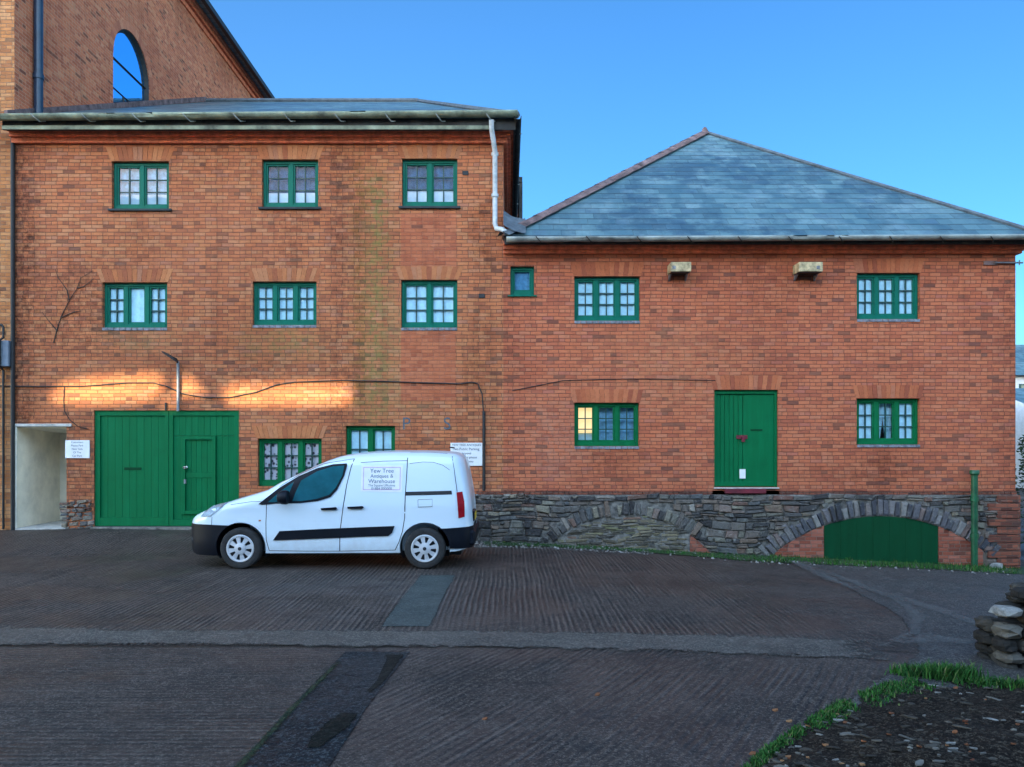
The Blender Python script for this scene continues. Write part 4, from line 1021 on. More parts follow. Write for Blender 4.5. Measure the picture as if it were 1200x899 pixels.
# ---------------------------------------------------------------- fittings on the walls
pts = [(-40, 452), (40, 453), (95, 453), (150, 449), (180, 449), (196, 453), (215, 462), (240, 466), (270, 466), (300, 460), (325, 451), (345, 448), (400, 446), (450, 447), (500, 449), (540, 450), (553, 448), (560, 450), (565, 462), (567, 490)]
mb = MB(); mb.tube([(wx(p), WY - .02, wz(q)) for p, q in pts], .0125, 6); o = mb.build('cable', 'cable', smooth=True); tag(o, 'black cable sagging across the brick above the green garage doors', 'cable')
mb = MB(); mb.tube([(wx(567), WY - .03, wz(482)), (wx(567), WY - .03, ZP + .0)], .028, 8); o = mb.build('conduit', 'iron', smooth=True); tag(o, 'upright black conduit on the wall right of the no parking sign', 'pipe')
mb = MB(); mb.tube([(wx(600), WY - .012, wz(458)), (wx(660), WY - .012, wz(446)), (wx(740), WY - .012, wz(444)), (wx(838), WY - .012, wz(446))], .007, 5); o = mb.build('wire', 'cable'); tag(o, 'thin wire along the brick left of the boarded green door', 'cable')
mb = MB()
for br in ([(62, 402), (66, 388), (72, 372), (82, 352), (90, 338), (96, 326), (108, 318)], [(82, 352), (78, 340), (70, 326), (64, 316)], [(90, 338), (100, 336), (112, 326)], [(66, 388), (58, 378), (50, 366)], [(72, 372), (86, 366), (98, 364)]):
    P_ = [(wx(p + rng.uniform(-1.5, 1.5)), WY - .012, wz(q)) for p, q in br]
    mb.tube(P_, [.011 * (1 - .7 * k / (len(P_) - 1)) for k in range(len(P_))], 5)
o = mb.build('dead_ivy', 'bark'); tag(o, 'dead ivy stems clinging to the brick at the far left of the warehouse', 'plant')
mb = MB(); mb.tube([(wx(p), WY - .012, wz(q)) for p, q in ((76, 453), (75, 470), (76, 482), (82, 492), (92, 500), (104, 503))], .007, 5); o = mb.build('loose_wire', 'cable'); tag(o, 'thin loose wire hanging above the customer parking sign', 'cable')
for (p, q, lab) in ((545, 203, 'small rusty iron plate beside the top right window of the tall block'), (564, 347, 'small rusty iron plate left of the tiny single pane window')):
    mb = MB(); mb.box(wx(p - 3), wx(p + 4), WY - .02, WY - .002, wz(q + 2.5), wz(q - 2.5)); o = mb.build('iron_plate', 'iron', bevel=.006); tag(o, lab, 'wall plate', 'iron plates on the brick')
fl = thing('floodlight', (wx(210), WY - .1, wz(481)), 'black floodlight on a thin post above the garage doors', 'lamp')
mb = MB(); mb.tube([(wx(210), WY - .05, wz(482)), (wx(210), WY - .05, wz(424))], .028, 10); mb.build('post', 'galv', fl, smooth=True)
mb = MB(); c = Vector((wx(204), WY - .16, wz(419))); ca, sa = math.cos(.55), math.sin(.55)
def rot(dx, dy, dz): return c + Vector((dx * ca - dz * sa * -1 * -1, dy, -dx * sa * -1 * -1 + dz * ca))
mb.hexa([rot(a, b, d) for a, b, d in ((-.16, -.08, -.03), (.12, -.08, -.05), (.12, .08, -.05), (-.16, .08, -.03), (-.16, -.08, .02), (.12, -.08, .05), (.12, .08, .05), (-.16, .08, .02))]); mb.build('lamp_head', 'iron', fl, bevel=.01)
mb = MB(); mb.tube([(wx(210), WY - .05, wz(426)), (wx(209), WY - .12, wz(421))], .022, 8); mb.build('bracket', 'iron', fl)
mb = MB(); mb.tube([(wx(195), WY - .03, wz(481)), (wx(195), WY - .03, wz(472))], .02, 8); o = mb.build('bolt_stub', 'iron'); tag(o, 'short iron stub standing on top of the garage door frame', 'bolt')
def sign(name, r, lines, size, label, ztop):
    t = thing(name, ((r[0] + r[1]) / 2, WY, r[2]), label, 'sign')
    mb = MB(); mb.box(r[0], r[1], WY - .022, WY - .001, r[2], r[3]); mb.build('board', 'white', t, bevel=.003)
    text_mesh(lines, (r[0] + r[1]) / 2, WY - .0245, r[3] - ztop, size, 'lettering', 'ink', t)
sign('parking_sign', rect(77, 516, 105.5, 537), [('Customers', 1), ('Please Park', 1), ('Near Side', 1), ('Of The', 1), ('Car Park', 1)], .052, 'small white customer parking sign between the passage and the garage door', .012)
sign('warning_sign', rect(528, 519, 565.5, 546), [('YEW TREE ANTIQUES', .84), ('No Public Parking', 1), ('beyond', .9), ('this point please', .9), ('Thank you', .9)], .068, 'white no public parking sign half hidden behind the van', .014)
for ch, p, lab in (('P', 476, 'letter P in worn paint on brick above the white van'), ('S', 524, 'letter S in worn paint above the no parking sign')):
    t = thing('painted_letter', (wx(p), WY, wz(502)), lab, 'letter'); mb = MB()
    text_mesh([(ch, 1)], wx(p), WY - .003, wz(487), .33, 'letter_face', 'ink_grey', t)
for p0, p1, lab in ((787, 811, 'wooden box high on the brick wall, nearer the upper left three light window'), (938, 966, 'wooden box high on the brick wall, above the right of the boarded door')):
    x0, x1 = wx(p0, 14.6), wx(p1, 14.6); t = thing('nest_box', ((x0 + x1) / 2, WY, wz(324)), lab, 'box', 'wooden boxes under the eaves')
    mb = MB(); mb.box(x0, x1, WY - .34, WY - .002, wz(318, 14.66), wz(307, 14.66)); mb.build('box_body', 'wood', t, bevel=.006)
    mb = MB(); mb.box(x0 + .02, x1 - .02, WY - .32, WY - .02, wz(318, 14.66) - .012, wz(318, 14.66) - .001); mb.build('base_panel', 'iron', t)
    for xx in (x0 + .02, x1 - .05):
        mb = MB(); mb.hexa([(xx, WY - .28, wz(318) - .02), (xx + .03, WY - .28, wz(318) - .02), (xx + .03, WY - .002, wz(318) - .19), (xx, WY - .002, wz(318) - .19), (xx, WY - .28, wz(318) + .02), (xx + .03, WY - .28, wz(318) + .02), (xx + .03, WY - .002, wz(318) + .02), (xx, WY - .002, wz(318) + .02)]); mb.build('bracket', 'galv', t)
    mb = MB(); k = x0 + .03 if p0 < 800 else x1 - .12; mb.box(k, k + .06, WY - .345, WY - .341, wz(315.5, 14.66), wz(311.5, 14.66)); mb.build('label_plate', 'leadsill', t)
mb = MB(); mb.box(wx(868), wx(875), yd2 - .022, yd2 - .015, wz(561), wz(550)); o = mb.build('notice', 'white'); tag(o, 'small white paper notice low on the boarded green door', 'notice')
gpz = thing('vent_pipe', (wx(1142, 14.8), 14.8, H(8.8, 14.8)), 'green iron vent pipe standing against the stone base by the right corner', 'pipe')
X = wx(1142, 14.8); mb = MB(); mb.tube([(X, 14.8, H(X, 14.8) - .1), (X, 14.8, wz(556, 14.8))], .058, 14); mb.build('pipe', 'greenpipe', gpz, smooth=True)
mb = MB(); mb.lathe([(.0, .10), (.075, .10), (.085, .085), (.085, .03), (.06, .0)], (X, 14.8, wz(556, 14.8) - .02), 'z', 16); mb.build('cap', 'greenpipe', gpz, smooth=True)
for q in (585, 628):
    mb = MB(); mb.lathe([(.058, -.05), (.072, -.045), (.072, .045), (.058, .05)], (X, 14.8, wz(q, 14.8)), 'z', 14); mb.build('collar', 'greenpipe', gpz, smooth=True)
ab = thing('iron_bracket', (wx(1170), WY, wz(309)), 'rusty steel arm fixed at the top right corner of the red brick wall', 'bracket')
mb = MB(); mb.tube([(wx(1165), WY - .04, wz(308.5)), (wx(1197), WY - .04, wz(308.5))], .016, 8); mb.build('arm', 'galv', ab)
mb = MB(); mb.box(wx(1152), wx(1168), WY - .03, WY - .002, wz(311), wz(306)); mb.build('plate', 'ridge', ab, bevel=.005)
mb = MB(); mb.tube([(wx(1193), WY - .04, wz(311.5)), (wx(1193), WY - .04, wz(305.5))], .014, 6); mb.build('end_bar', 'galv', ab)

# ---------------------------------------------------------------- white van (x along the van, nose at -x)
VX, VY = wx(281.7, 11.62), 12.50
VZ = H(VX + 1.3, 12.0) - .0
V = thing('delivery_van', (VX + 1.3, VY, VZ), 'small white panel van with black side strips parked in front of the brick wall', 'van')
def cpt(cx, cy): return ((cx - 258) / 250.0, (590 - cy) / 250.0)
ZT_TAB = [(-.90, .66), (-.86, .73), (-.80, .77), (-.72, .81), (-.62, .855), (-.51, .90), (-.38, .945), (-.25, .985), (-.1, 1.03), (.05, 1.075), (.2, 1.118), (.35, 1.165), (.46, 1.235), (.57, 1.305), (.73, 1.39), (.89, 1.475), (1.01, 1.535), (1.13, 1.592), (1.25, 1.642), (1.37, 1.682), (1.5, 1.71), (1.69, 1.735), (1.9, 1.752), (2.17, 1.765), (2.77, 1.762), (3.0, 1.752), (3.13, 1.742), (3.25, 1.735), (3.32, 1.725), (3.38, 1.70), (3.42, 1.66)]
W_TAB = [(-.90, .32), (-.88, .46), (-.85, .56), (-.80, .65), (-.72, .735), (-.60, .805), (-.45, .848), (-.2, .875), (0, .882), (.4, .888), (2.8, .885), (3.1, .872), (3.22, .855), (3.30, .825), (3.36, .78), (3.40, .70), (3.42, .60)]
ZB_TAB = [(-.90, .30), (-.8, .24), (-.6, .20), (-.3, .22), (0, .23), (2.9, .24), (3.2, .26), (3.42, .32)]
ZT_TAB = [(x, z - .028 * sstep((x - .3) / .8)) for x, z in ZT_TAB]
def wside(x, z):
    w = lerp_tab(W_TAB, x); zt = lerp_tab(ZT_TAB, x)
    if z < .45: w -= .045 * ((.45 - z) / .25) ** 2
    if z > .98: w -= .115 * max(0, (z - .98) / .76) ** 1.35 * 1.0
    w += .010 * math.exp(-((z - .92) / .05) ** 2)         # shoulder crease
    r = min(.13, .35 * (zt - .3)); d = zt - .02 - z        # round into the roof
    if d < r: w -= r * .75 * (1 - math.sqrt(max(0, 1 - (1 - max(d, 0) / r) ** 2)))
    return max(w, .02)
def shear(x, z):
    k = sstep((x - 3.05) / .35)
    return -k * .15 * max(0, (z - .85) / .9) ** 1.3 + k * .03 * math.exp(-((z - .5) / .2) ** 2)
def vw(x, y, z): return (VX + x + shear(x, z), VY + y, VZ + z)
st = [-.90, -.89, -.875, -.85, -.82, -.78, -.72, -.66, -.58, -.5, -.42, -.34]; x = -.26
while x < 3.06: st.append(x); x += .07
st += [3.08, 3.14, 3.19, 3.23, 3.27, 3.30, 3.33, 3.36, 3.385, 3.405, 3.42]
def section(x, off=0.0, zlo=None, zhi=None):
    zb = lerp_tab(ZB_TAB, x); zt = lerp_tab(ZT_TAB, x)
    a = zb if zlo is None else max(zlo, zb - .03); b = zt - .02 if zhi is None else min(zhi, zt - .02)
    pts = []
    n = 20
    for k in range(n + 1):
        t = k / n; t = t + .10 * math.sin(2 * math.pi * t) * -1 * .5
        z = a + (b - a) * t; pts.append((wside(x, z) + off, z))
    return pts, zt
def van_loft(name, mat, parent, st, off=0.0, zlo=None, zhi=None, crown=.014):
    rows = []
    for x in st:
        side, zt = section(x, off, zlo(x) if zlo else None, zhi(x) if zhi else None)
        ye, ze = side[-1]; top = []
        for k in range(1, 6):
            y = ye * (1 - k / 5); cr = (1 - (y / ye) ** 2) if ye else 0
            top.append((y, ze + ((zt + crown - ze) if zhi is None else 0) * cr))
        half = side + top
        ring = [vw(x, -y, z) for y, z in half] + [vw(x, y, z) for y, z in half[-2::-1]]
        rows.append(ring)
    mb = MB(); mb.grid(rows, close_u=True, flip=False)
    mb.face(rows[0]); mb.face(rows[-1][::-1])
    return mb.build(name, mat, parent, merge='n')
def cut_arches(o, rad):
    cut = MB()
    for ax_ in (0.0, 2.73):
        cut.lathe([(0, -1.2), (rad, -1.2), (rad, -.60), (0, -.60)], (VX + ax_, VY, VZ + .315), 'y', 48); cut.lathe([(0, .60), (rad, .60), (rad, 1.2), (0, 1.2)], (VX + ax_, VY, VZ + .315), 'y', 48)
    co_ = cut.build('cutter', 'plastic', merge='n')
    bpy.context.view_layer.update()
    m = o.modifiers.new('cut', 'BOOLEAN'); m.operation = 'DIFFERENCE'; m.object = co_; m.solver = 'EXACT'
    dg = bpy.context.evaluated_depsgraph_get(); me = bpy.data.meshes.new_from_object(o.evaluated_get(dg))
    o.modifiers.clear(); o.data = me
    while len(me.materials) > 1: me.materials.pop()
    bpy.data.objects.remove(co_)
    for p in me.polygons: p.material_index = 0
    me.shade_smooth(); me.set_sharp_from_angle(angle=R(30))
body = van_loft('body', 'van', V, st); cut_arches(body, .375)
sb_ = [x for x in st if x <= -.26] + [-.2, -.1, .05]
fb = van_loft('front_bumper', 'plastic', V, sb_, .010, lambda x: .19, lambda x: .655 - .03 * max(0, x + .5)); cut_arches(fb, .368)
rb_ = [2.9, 3.0] + [x for x in st if x >= 3.06]
rbm = van_loft('rear_bumper', 'plastic', V, [x for x in rb_], .014, lambda x: .30, lambda x: .60 + .06 * (x - 3)); cut_arches(rbm, .368)
mb = MB(); mb.box(VX + 3.30, VX + 3.47, VY - .78, VY + .78, VZ + .34, VZ + .56); mb.build('bumper_step', 'plastic', rbm, bevel=.03)
mb = MB(); mb.box(VX - .70, VX + 3.25, VY - .58, VY + .58, VZ + .17, VZ + .30); mb.build('underbody', 'seam', V)
mb = MB()
for ax_ in (0, 2.73):
    for s in (-1, 1):
        rows = []
        for yy in (.80, .56):
            rows.append([(VX + ax_ + .372 * math.cos(t), VY + s * yy, VZ + .315 + .372 * math.sin(t)) for t in [math.pi * (k / 24 * 1.3 - .15) for k in range(25)]])
        mb.grid(rows); mb.grid(rows, flip=True); mb.face([Vector(p) for p in rows[1]])
mb.build('wheel_arch', 'seam', V)
def side_patch(name, mat, parent, poly, off=.004, thick=.012, sides=(-1, 1), crop=True):
    P = [cpt(*p) for p in poly] if crop else poly; last = None
    bm = bmesh.new()
    for s in sides:
        vs = [bm.verts.new((x, 0, z)) for x, z in P]; bm.faces.new(vs); 
        if s == sides[0]: continue
    bm.free()
    outs = []
    for s in sides:
        full = MB()
        bm = bmesh.new(); vs = [bm.verts.new((x, 0, z)) for x, z in P]; bm.faces.new(vs)
        x0, x1 = min(p[0] for p in P), max(p[0] for p in P); z0, z1 = min(p[1] for p in P), max(p[1] for p in P)
        k = math.ceil(x0 / .09)
        while k * .09 < x1:
            bmesh.ops.bisect_plane(bm, geom=bm.verts[:] + bm.edges[:] + bm.faces[:], plane_co=(k * .09, 0, 0), plane_no=(1, 0, 0)); k += 1
        k = math.ceil(z0 / .07)
        while k * .07 < z1:
            bmesh.ops.bisect_plane(bm, geom=bm.verts[:] + bm.edges[:] + bm.faces[:], plane_co=(0, 0, k * .07), plane_no=(0, 0, 1)); k += 1
        bm.verts.ensure_lookup_table(); bm.verts.index_update()
        top = [Vector(vw(v.co.x, s * (wside(v.co.x, v.co.z) + off), v.co.z)) for v in bm.verts]
        low = [Vector(vw(v.co.x, s * (wside(v.co.x, v.co.z) + off - thick), v.co.z)) for v in bm.verts]
        b = len(full.v); n = len(top); full.v += top + low
        for f in bm.faces:
            idx = [v.index for v in f.verts]
            a, c_, d = (top[i] for i in idx[:3]); nn = (c_ - a).cross(d - a)
            if nn.y * s < 0: idx.reverse()
            full.f.append([b + i for i in idx]); full.r.append(.5); full.uvs.append(None)
        for e_ in bm.edges:
            if len(e_.link_faces) == 1:
                i, j = e_.verts[0].index, e_.verts[1].index
                full.f.append([b + i, b + j, b + n + j, b + n + i]); full.r.append(.5); full.uvs.append(None)
        bm.free(); outs.append(full.build(name, mat, parent, smooth=True))
    return outs[0]
def seam(parent, pts, w=2.4, name='panel_gap', mat='seam', off=.0016, sides=(-1, 1)):
    P = [Vector(cpt(*p)) for p in pts]; w = w / 500.0; poly_l = []; poly_r = []
    for i, p in enumerate(P):
        d = (P[min(i + 1, len(P) - 1)] - P[max(i - 1, 0)]).normalized(); nrm = Vector((-d.y, d.x))
        poly_l.append(tuple(p + nrm * w)); poly_r.append(tuple(p - nrm * w))
    return side_patch(name, mat, parent, poly_l + poly_r[::-1], off, .006, sides, crop=False)
# glazing
side_patch('window_surround', 'plastic', V, [(326, 349), (352, 328), (402, 288), (470, 246), (540, 216), (598, 202), (648, 199), (650, 206), (640, 246), (616, 296), (592, 323), (545, 338), (480, 345), (390, 347), (340, 352)], .012, .03)
side_patch('side_window', 'vanglass', V, [(452, 338), (462, 308), (482, 262), (540, 228), (598, 210), (640, 207), (634, 243), (610, 290), (588, 315), (540, 330), (482, 338)], .016, .03)
side_patch('quarter_window', 'vanglass', V, [(362, 342), (402, 305), (456, 266), (440, 306), (430, 342)], .016, .03)
rows = []
for x in [.36, .46, .57, .73, .89, 1.01, 1.13, 1.25, 1.34]:
    side, zt = section(x); ye, ze = side[-1]; row = []
    for k in range(13):
        y = (k / 6 - 1) * (ye - .06); row.append(vw(x, y, ze + (zt + .014 - ze) * (1 - (y / ye) ** 2) + .006))
    rows.append(row)
mb = MB(); mb.grid(rows); mb.build('windscreen', 'vanglass', V, smooth=True)
# door furniture, strips, seams
side_patch('side_strip', 'plastic', V, [(380, 483), (404, 449), (560, 441), (700, 435), (829, 430), (820, 455), (806, 467), (700, 470), (560, 476)], .016, .02)
side_patch('slide_rail', 'seam', V, [(869, 304), (1040, 300), (1042, 314), (869, 318)], .004)
for pl_ in ([(557, 364), (612, 360), (618, 365), (612, 370), (560, 371)], [(655, 359), (710, 356), (716, 361), (710, 366), (658, 366)]):
    side_patch('door_handle', 'plastic', V, pl_, .03, .03)
seam(body, [(356, 350), (353, 420), (354, 480), (364, 522)]); seam(body, [(675, 182), (664, 215), (650, 280), (636, 380), (627, 450), (625, 524)], 3.0)
seam(body, [(874, 178), (872, 240), (868, 320), (866, 400), (858, 450), (845, 490), (830, 520)], 3.0); seam(body, [(700, 196), (780, 191), (872, 189)], 2.0)
seam(body, [(365, 522), (500, 524), (625, 524), (830, 520)], 2.0); seam(body, [(1046, 172), (1056, 220), (1064, 304)], 3.0)
seam(body, [(882, 200), (930, 194), (970, 195), (1005, 206), (1032, 224)], 1.6); seam(body, [(915, 333), (968, 331), (968, 358), (916, 360), (915, 334)], 1.4)
seam(body, [(675, 182), (560, 200), (478, 236), (400, 285)], 1.6); seam(body, [(350, 340), (300, 340), (220, 352)], 1.6, sides=(-1, 1)); seam(body, [(150, 398), (148, 440)], 1.5)
side_patch('tail_lamp', 'redlens', V, [(1061, 306), (1086, 304), (1089, 340), (1086, 398), (1064, 402)], .010, .03)
side_patch('headlight', 'clearlens', V, [(100, 398), (118, 376), (146, 358), (202, 343), (190, 360), (164, 380), (140, 396)], .012, .03)
side_patch('side_repeater', 'amber', V, [(326, 408), (334, 407), (335, 412), (327, 413)], .006)
for s in (-1, 1):
    mt = MB(); cx_, cz_ = cpt(430, 322); rows = []
    for (dx, r0) in ((-.10, .03), (-.08, .075), (-.03, .10), (.03, .105), (.06, .095), (.065, .02)):
        rows.append([vw(cx_ + dx, s * (wside(cx_, 1.02) + .15 + .10 * math.cos(t) * r0 / .1), cz_ + 1.0 * r0 * math.sin(t)) for t in [2 * math.pi * k / 16 for k in range(16)]])
    mt.grid(rows, close_u=True); mt.face(rows[0]); mt.face(rows[-1][::-1]); mt.tube([vw(cx_, s * (wside(cx_, 1.0) - .02), cz_ - .05), vw(cx_, s * (wside(cx_, 1.0) + .1), cz_ - .06)], .03, 8)
    mt.build('wing_mirror', 'plastic', V, smooth=True, merge='n')
for s in (-1, 1):       # front fog lamp and grille details
    mb = MB(); mb.lathe([(0, -.01), (.045, -.01), (.05, .02)], vw(-.80, s * .60, .42), 'x', 14); mb.build('fog_lamp', 'clearlens', fb, smooth=True)
mb = MB(); mb.box(*sorted((VX + 3.452, VX + 3.463)), VY - .55, VY - .10, VZ + .70, VZ + .80); o = mb.build('number_plate', 'yellow', V)
mb = MB(); mb.box(VX + 3.36, VX + 3.455, VY - .58, VY - .07, VZ + .68, VZ + .83); mb.build('plate_recess', 'plastic', V, bevel=.01)
mb = MB(); mb.tube([vw(3.18, -.30, 1.79), vw(3.05, -.30, 1.80)], .012, 6); mb.build('roof_aerial', 'plastic', V)
seam(body, [(880, 158), (960, 158), (1020, 163)], 1.0)
# magnetic sign
side_patch('door_sign', 'white', V, [(703, 207), (858, 207), (855, 306), (703, 302)], .004, .004, (-1,))
ds = [o for o in V.children if o.name.startswith('door_sign')][0]
x0, z1 = cpt(712, 214); x1, z0 = cpt(848, 296)
for a in ((x0, z0, x1, z0), (x1, z0, x1, z1), (x1, z1, x0, z1), (x0, z1, x0, z0)):
    p, q = Vector(a[:2]), Vector(a[2:]); d = (q - p).normalized(); nn = Vector((-d.y, d.x)) * .004
    side_patch('sign_border', 'pinkline', ds, [tuple(p + nn), tuple(q + nn), tuple(q - nn), tuple(p - nn)], .0062, .004, (-1,), crop=False)
tm = text_mesh([('Yew Tree', 1.15), ('Antiques &', 1.0), ('Warehouse', 1.1), ('The Square Uffculme', .62), ('01884 000000', .7)], 0, 0, 0, .076, 'lettering', 'ink_soft', ds, spacing=.95)
xm, zm = cpt(780, 216)
for v in tm.data.vertices:       # drape the lettering over the curved van side
    w = v.co + world_loc(ds); X_, Z_ = xm + w.x, zm + w.z
    v.co = Vector(vw(X_, -(wside(X_, Z_) + .0066), Z_)) - world_loc(ds)
# wheels
for ax_ in (0.0, 2.73):
    for s in (-1, 1):
        c = (VX + ax_, VY + s * .80, VZ + .305); wm = MB(); r_ = .305
        wm.lathe([(.185, -.07), (.20, -.085), (.26, -.095), (.29, -.085), (r_, -.06), (r_, .07), (.28, .095), (.19, .08), (.17, .04)], c, 'y', 40)
        wh = wm.build('wheel', 'rubber', V, smooth=True, merge='n')
        rm = MB(); f = -1 if s < 0 else 1
        rm.lathe([(0, f * .045), (.19, f * .045), (.20, f * .07)], c, 'y', 40); rm.build('wheel_disc', 'seam', wh)
        hm = MB(); y_ = c[1] + f * .070
        for k in range(8):
            t = 2 * math.pi * k / 8 + .2
            def pt(r0, a, dy): return (c[0] + r0 * math.cos(t + a), y_ + f * dy, c[2] + r0 * math.sin(t + a))
            q = [pt(.06, -.30, .03), pt(.06, .30, .03), pt(.20, .20, .018), pt(.20, -.20, .018), ]; q2 = [(p[0], p[1] - f * .02, p[2]) for p in q]
            hm.hexa(q2 + q)
        rows = []
        for r0, dy in ((.168, .012), (.172, .026), (.195, .030), (.206, .018), (.206, -.01)): rows.append((r0, f * dy))
        hm.lathe(rows, (c[0], y_, c[2]), 'y', 40); hm.lathe([(0, f * .045), (.05, f * .043), (.085, f * .034), (.088, 0)], (c[0], y_, c[2]), 'y', 24)
        hub = hm.build('hub_cap', 'hub', wh, smooth=True, merge='n')
        cm = MB(); cm.lathe([(0, f * .048), (.026, f * .047), (.028, f * .042)], (c[0], y_, c[2]), 'y', 16); cm.build('hub_badge', 'seam', wh)

# ---------------------------------------------------------------- plants, verge, loose stuff
def blades(mb, x, y, z, h, n, spread, lean=.5):
    for _ in range(n):
        a = rng.random() * 6.283; d = rng.random() ** .5 * spread; bx, by = x + math.cos(a) * d, y + math.sin(a) * d
        hh = h * rng.uniform(.5, 1.15); t = rng.random() * 6.283; l = hh * lean * rng.random(); w = rng.uniform(.003, .006) * (1 + h * 3)
        pv = Vector((math.cos(t + 1.57) * w, math.sin(t + 1.57) * w, 0)); p0 = Vector((bx, by, z - .01)); p1 = p0 + Vector((math.cos(t) * l * .4, math.sin(t) * l * .4, hh * .6)); p2 = p0 + Vector((math.cos(t) * l, math.sin(t) * l, hh))
        mb.cur = rng.random(); mb.face([p0 - pv, p0 + pv, p1 + pv * .8, p1 - pv * .8]); mb.face([p1 - pv * .8, p1 + pv * .8, p2])
# moss and grass along the foot of the wall
def strip_edge(p): return lerp_tab([(560, 640), (640, 641), (760, 648), (880, 658), (1000, 664), (1100, 668), (1200, 674)], p)
ribbon('mossy_margin', [(p, lerp_tab([(560, 633), (640, 637), (900, 650), (1000, 655), (1190, 664), (1210, 666)], p)) for p in range(566, 1211, 40)], [(p, strip_edge(p)) for p in range(566, 1211, 40)], 'moss', .012, 40, 3)
mb = MB()
for _ in range(1500):
    p = 575 + 620 * rng.random() ** .8; q = strip_edge(p); t = rng.random(); v = gp(p, q - t * (q - lerp_tab([(560, 634), (640, 638), (900, 651), (1000, 656), (1190, 666)], p)) * .9)
    blades(mb, v.x, v.y, v.z, rng.uniform(.03, .075) * (1.5 if p > 900 else 1), 4, .05)
tag(mb.build('verge_grass', 'grass', merge=False), 'short green grass and moss along the foot of the stone base', 'grass', kind='stuff')
mb = MB()
for _ in range(1200):
    p = rng.uniform(556, 760) if rng.random() < .75 else rng.uniform(760, 1190); q = strip_edge(p) - rng.random() * 9 + 2; v = gp(p, q); s = rng.uniform(.008, .028)
    mb.cur = rng.random(); a = rng.random() * 3; ca, sa = math.cos(a) * s, math.sin(a) * s; h = s * rng.uniform(.6, 1.1)
    base = [Vector((v.x + ca, v.y + sa, v.z)), Vector((v.x - sa, v.y + ca, v.z)), Vector((v.x - ca * 1.2, v.y - sa, v.z)), Vector((v.x + sa, v.y - ca, v.z))]
    topv = [(b - v) * .55 + v + Vector((0, 0, h)) for b in base]; mb.hexa(base[::-1] and [*base, *topv])
tag(mb.build('loose_gravel', 'gravel', merge=False, smooth=False), 'loose grit and mortar crumbs along the foot of the wall', 'gravel', kind='stuff')
def lump(mb, c, sx, sy, sz, n=7, m=5, sq=.68):
    ph = [rng.uniform(.80, 1.16) for _ in range(n * m)]; mb.cur = rng.random(); rows = []; tw = rng.uniform(-.25, .25)
    pw = lambda t: math.copysign(abs(t) ** sq, t)
    for i in range(m):
        v = math.pi * (i / (m - 1)); sv = max(0, math.sin(v)) ** sq; cv = pw(math.cos(v))
        rows.append([(c[0] + sx * sv * pw(math.cos(2 * math.pi * k / n + tw)) * ph[i * n + k], c[1] + sy * sv * pw(math.sin(2 * math.pi * k / n + tw)) * ph[i * n + (k * 3) % n], c[2] + sz * cv * (.92 + .16 * rng.random()) + sz * .5) for k in range(n)])
    mb.grid(rows, close_u=True, flip=True)
v = gp(564, 634); mb = MB(); mb.lathe([(.10, 0), (.085, .05), (.05, .17), (.02, .24), (0, .25)], (v.x, v.y, v.z), 'z', 7); o = mb.build('pointed_stone', 'capstone'); tag(o, 'small pale pointed stone at the wall foot behind the van', 'stone')
for (p, q, sx, sz, lab) in ((1168, 663, .12, .08, 'broad white broken stone at the foot of the right corner'), (1172, 655, .06, .16, 'tall thin white broken stone leaning on the right corner')):
    v = gp(p, q + 4); mb = MB(); lump(mb, (v.x, min(v.y, 14.8), v.z), sx, .06, sz); o = mb.build('broken_stone', 'capstone', smooth=False); tag(o, lab, 'stone')
# soil verge at lower right
edge = [(862, 925), (880, 899), (902, 878), (945, 848), (985, 824), (1035, 804), (1066, 796), (1080, 788), (1150, 792), (1200, 798), (1320, 806)]
E = [gp(*p) for p in edge]
def soil_h(x, y, t): return H(x, y) + .004 + .10 * sstep(t * 2.2) + .02 * math.sin(x * 7 + y * 5) * sstep(t * 3) + .012 * math.sin(x * 17 - y * 13) * sstep(t * 3)
far_pt = Vector((3.4, 2.2, 0)); rows = []
def edge_at(s):
    k = min(int(s * (len(E) - 1)), len(E) - 2); return E[k].lerp(E[k + 1], s * (len(E) - 1) - k)
ND = 26; NE = 70
inner = [Vector((1.15, 3.6, 0)), Vector((1.3, 3.0, 0)), Vector((2.6, 2.4, 0)), Vector((6.5, 2.4, 0)), Vector((7.5, 3.5, 0))]
def inner_at(s):
    k = min(int(s * (len(inner) - 1)), len(inner) - 2); return inner[k].lerp(inner[k + 1], s * (len(inner) - 1) - k)
for i in range(NE + 1):
    a, b = edge_at(i / NE), inner_at(i / NE); row = []
    for j in range(ND + 1):
        t = j / ND; p = a.lerp(b, t); row.append((p.x, p.y, soil_h(p.x, p.y, t) + rng.uniform(-.008, .008) * (t > 0)))
    rows.append(row)
mb = MB(); mb.grid(rows, flip=False); o = mb.build('soil_verge', 'soil', smooth=True, merge='n'); tag(o, kind='structure')
if o.data.polygons[0].normal.z < 0: o.data.flip_normals()
def soil_pt(s, t): a, b = edge_at(s), inner_at(s); p = a.lerp(b, t); return Vector((p.x, p.y, soil_h(p.x, p.y, t)))
def flake(mb, p, s, el, tilt):
    a = rng.gauss(-.25, .35); ca, sa = math.cos(a), math.sin(a); n = 7; mb.cur = rng.random(); pts = []
    for k in range(n):
        t = 6.283 * k / n; r = rng.uniform(.75, 1.1); lx, ly = math.cos(t) * s * el * r, math.sin(t) * s * r
        pts.append(p + Vector((lx * ca - ly * sa, lx * sa + ly * ca, .006 + lx * tilt * .6 + ly * tilt + rng.uniform(0, .006))))
    lo = [q - Vector((0, 0, .008)) for q in pts]; mb.face(pts)
    for k in range(n): mb.face([lo[k], lo[(k + 1) % n], pts[(k + 1) % n], pts[k]])
mb = MB()
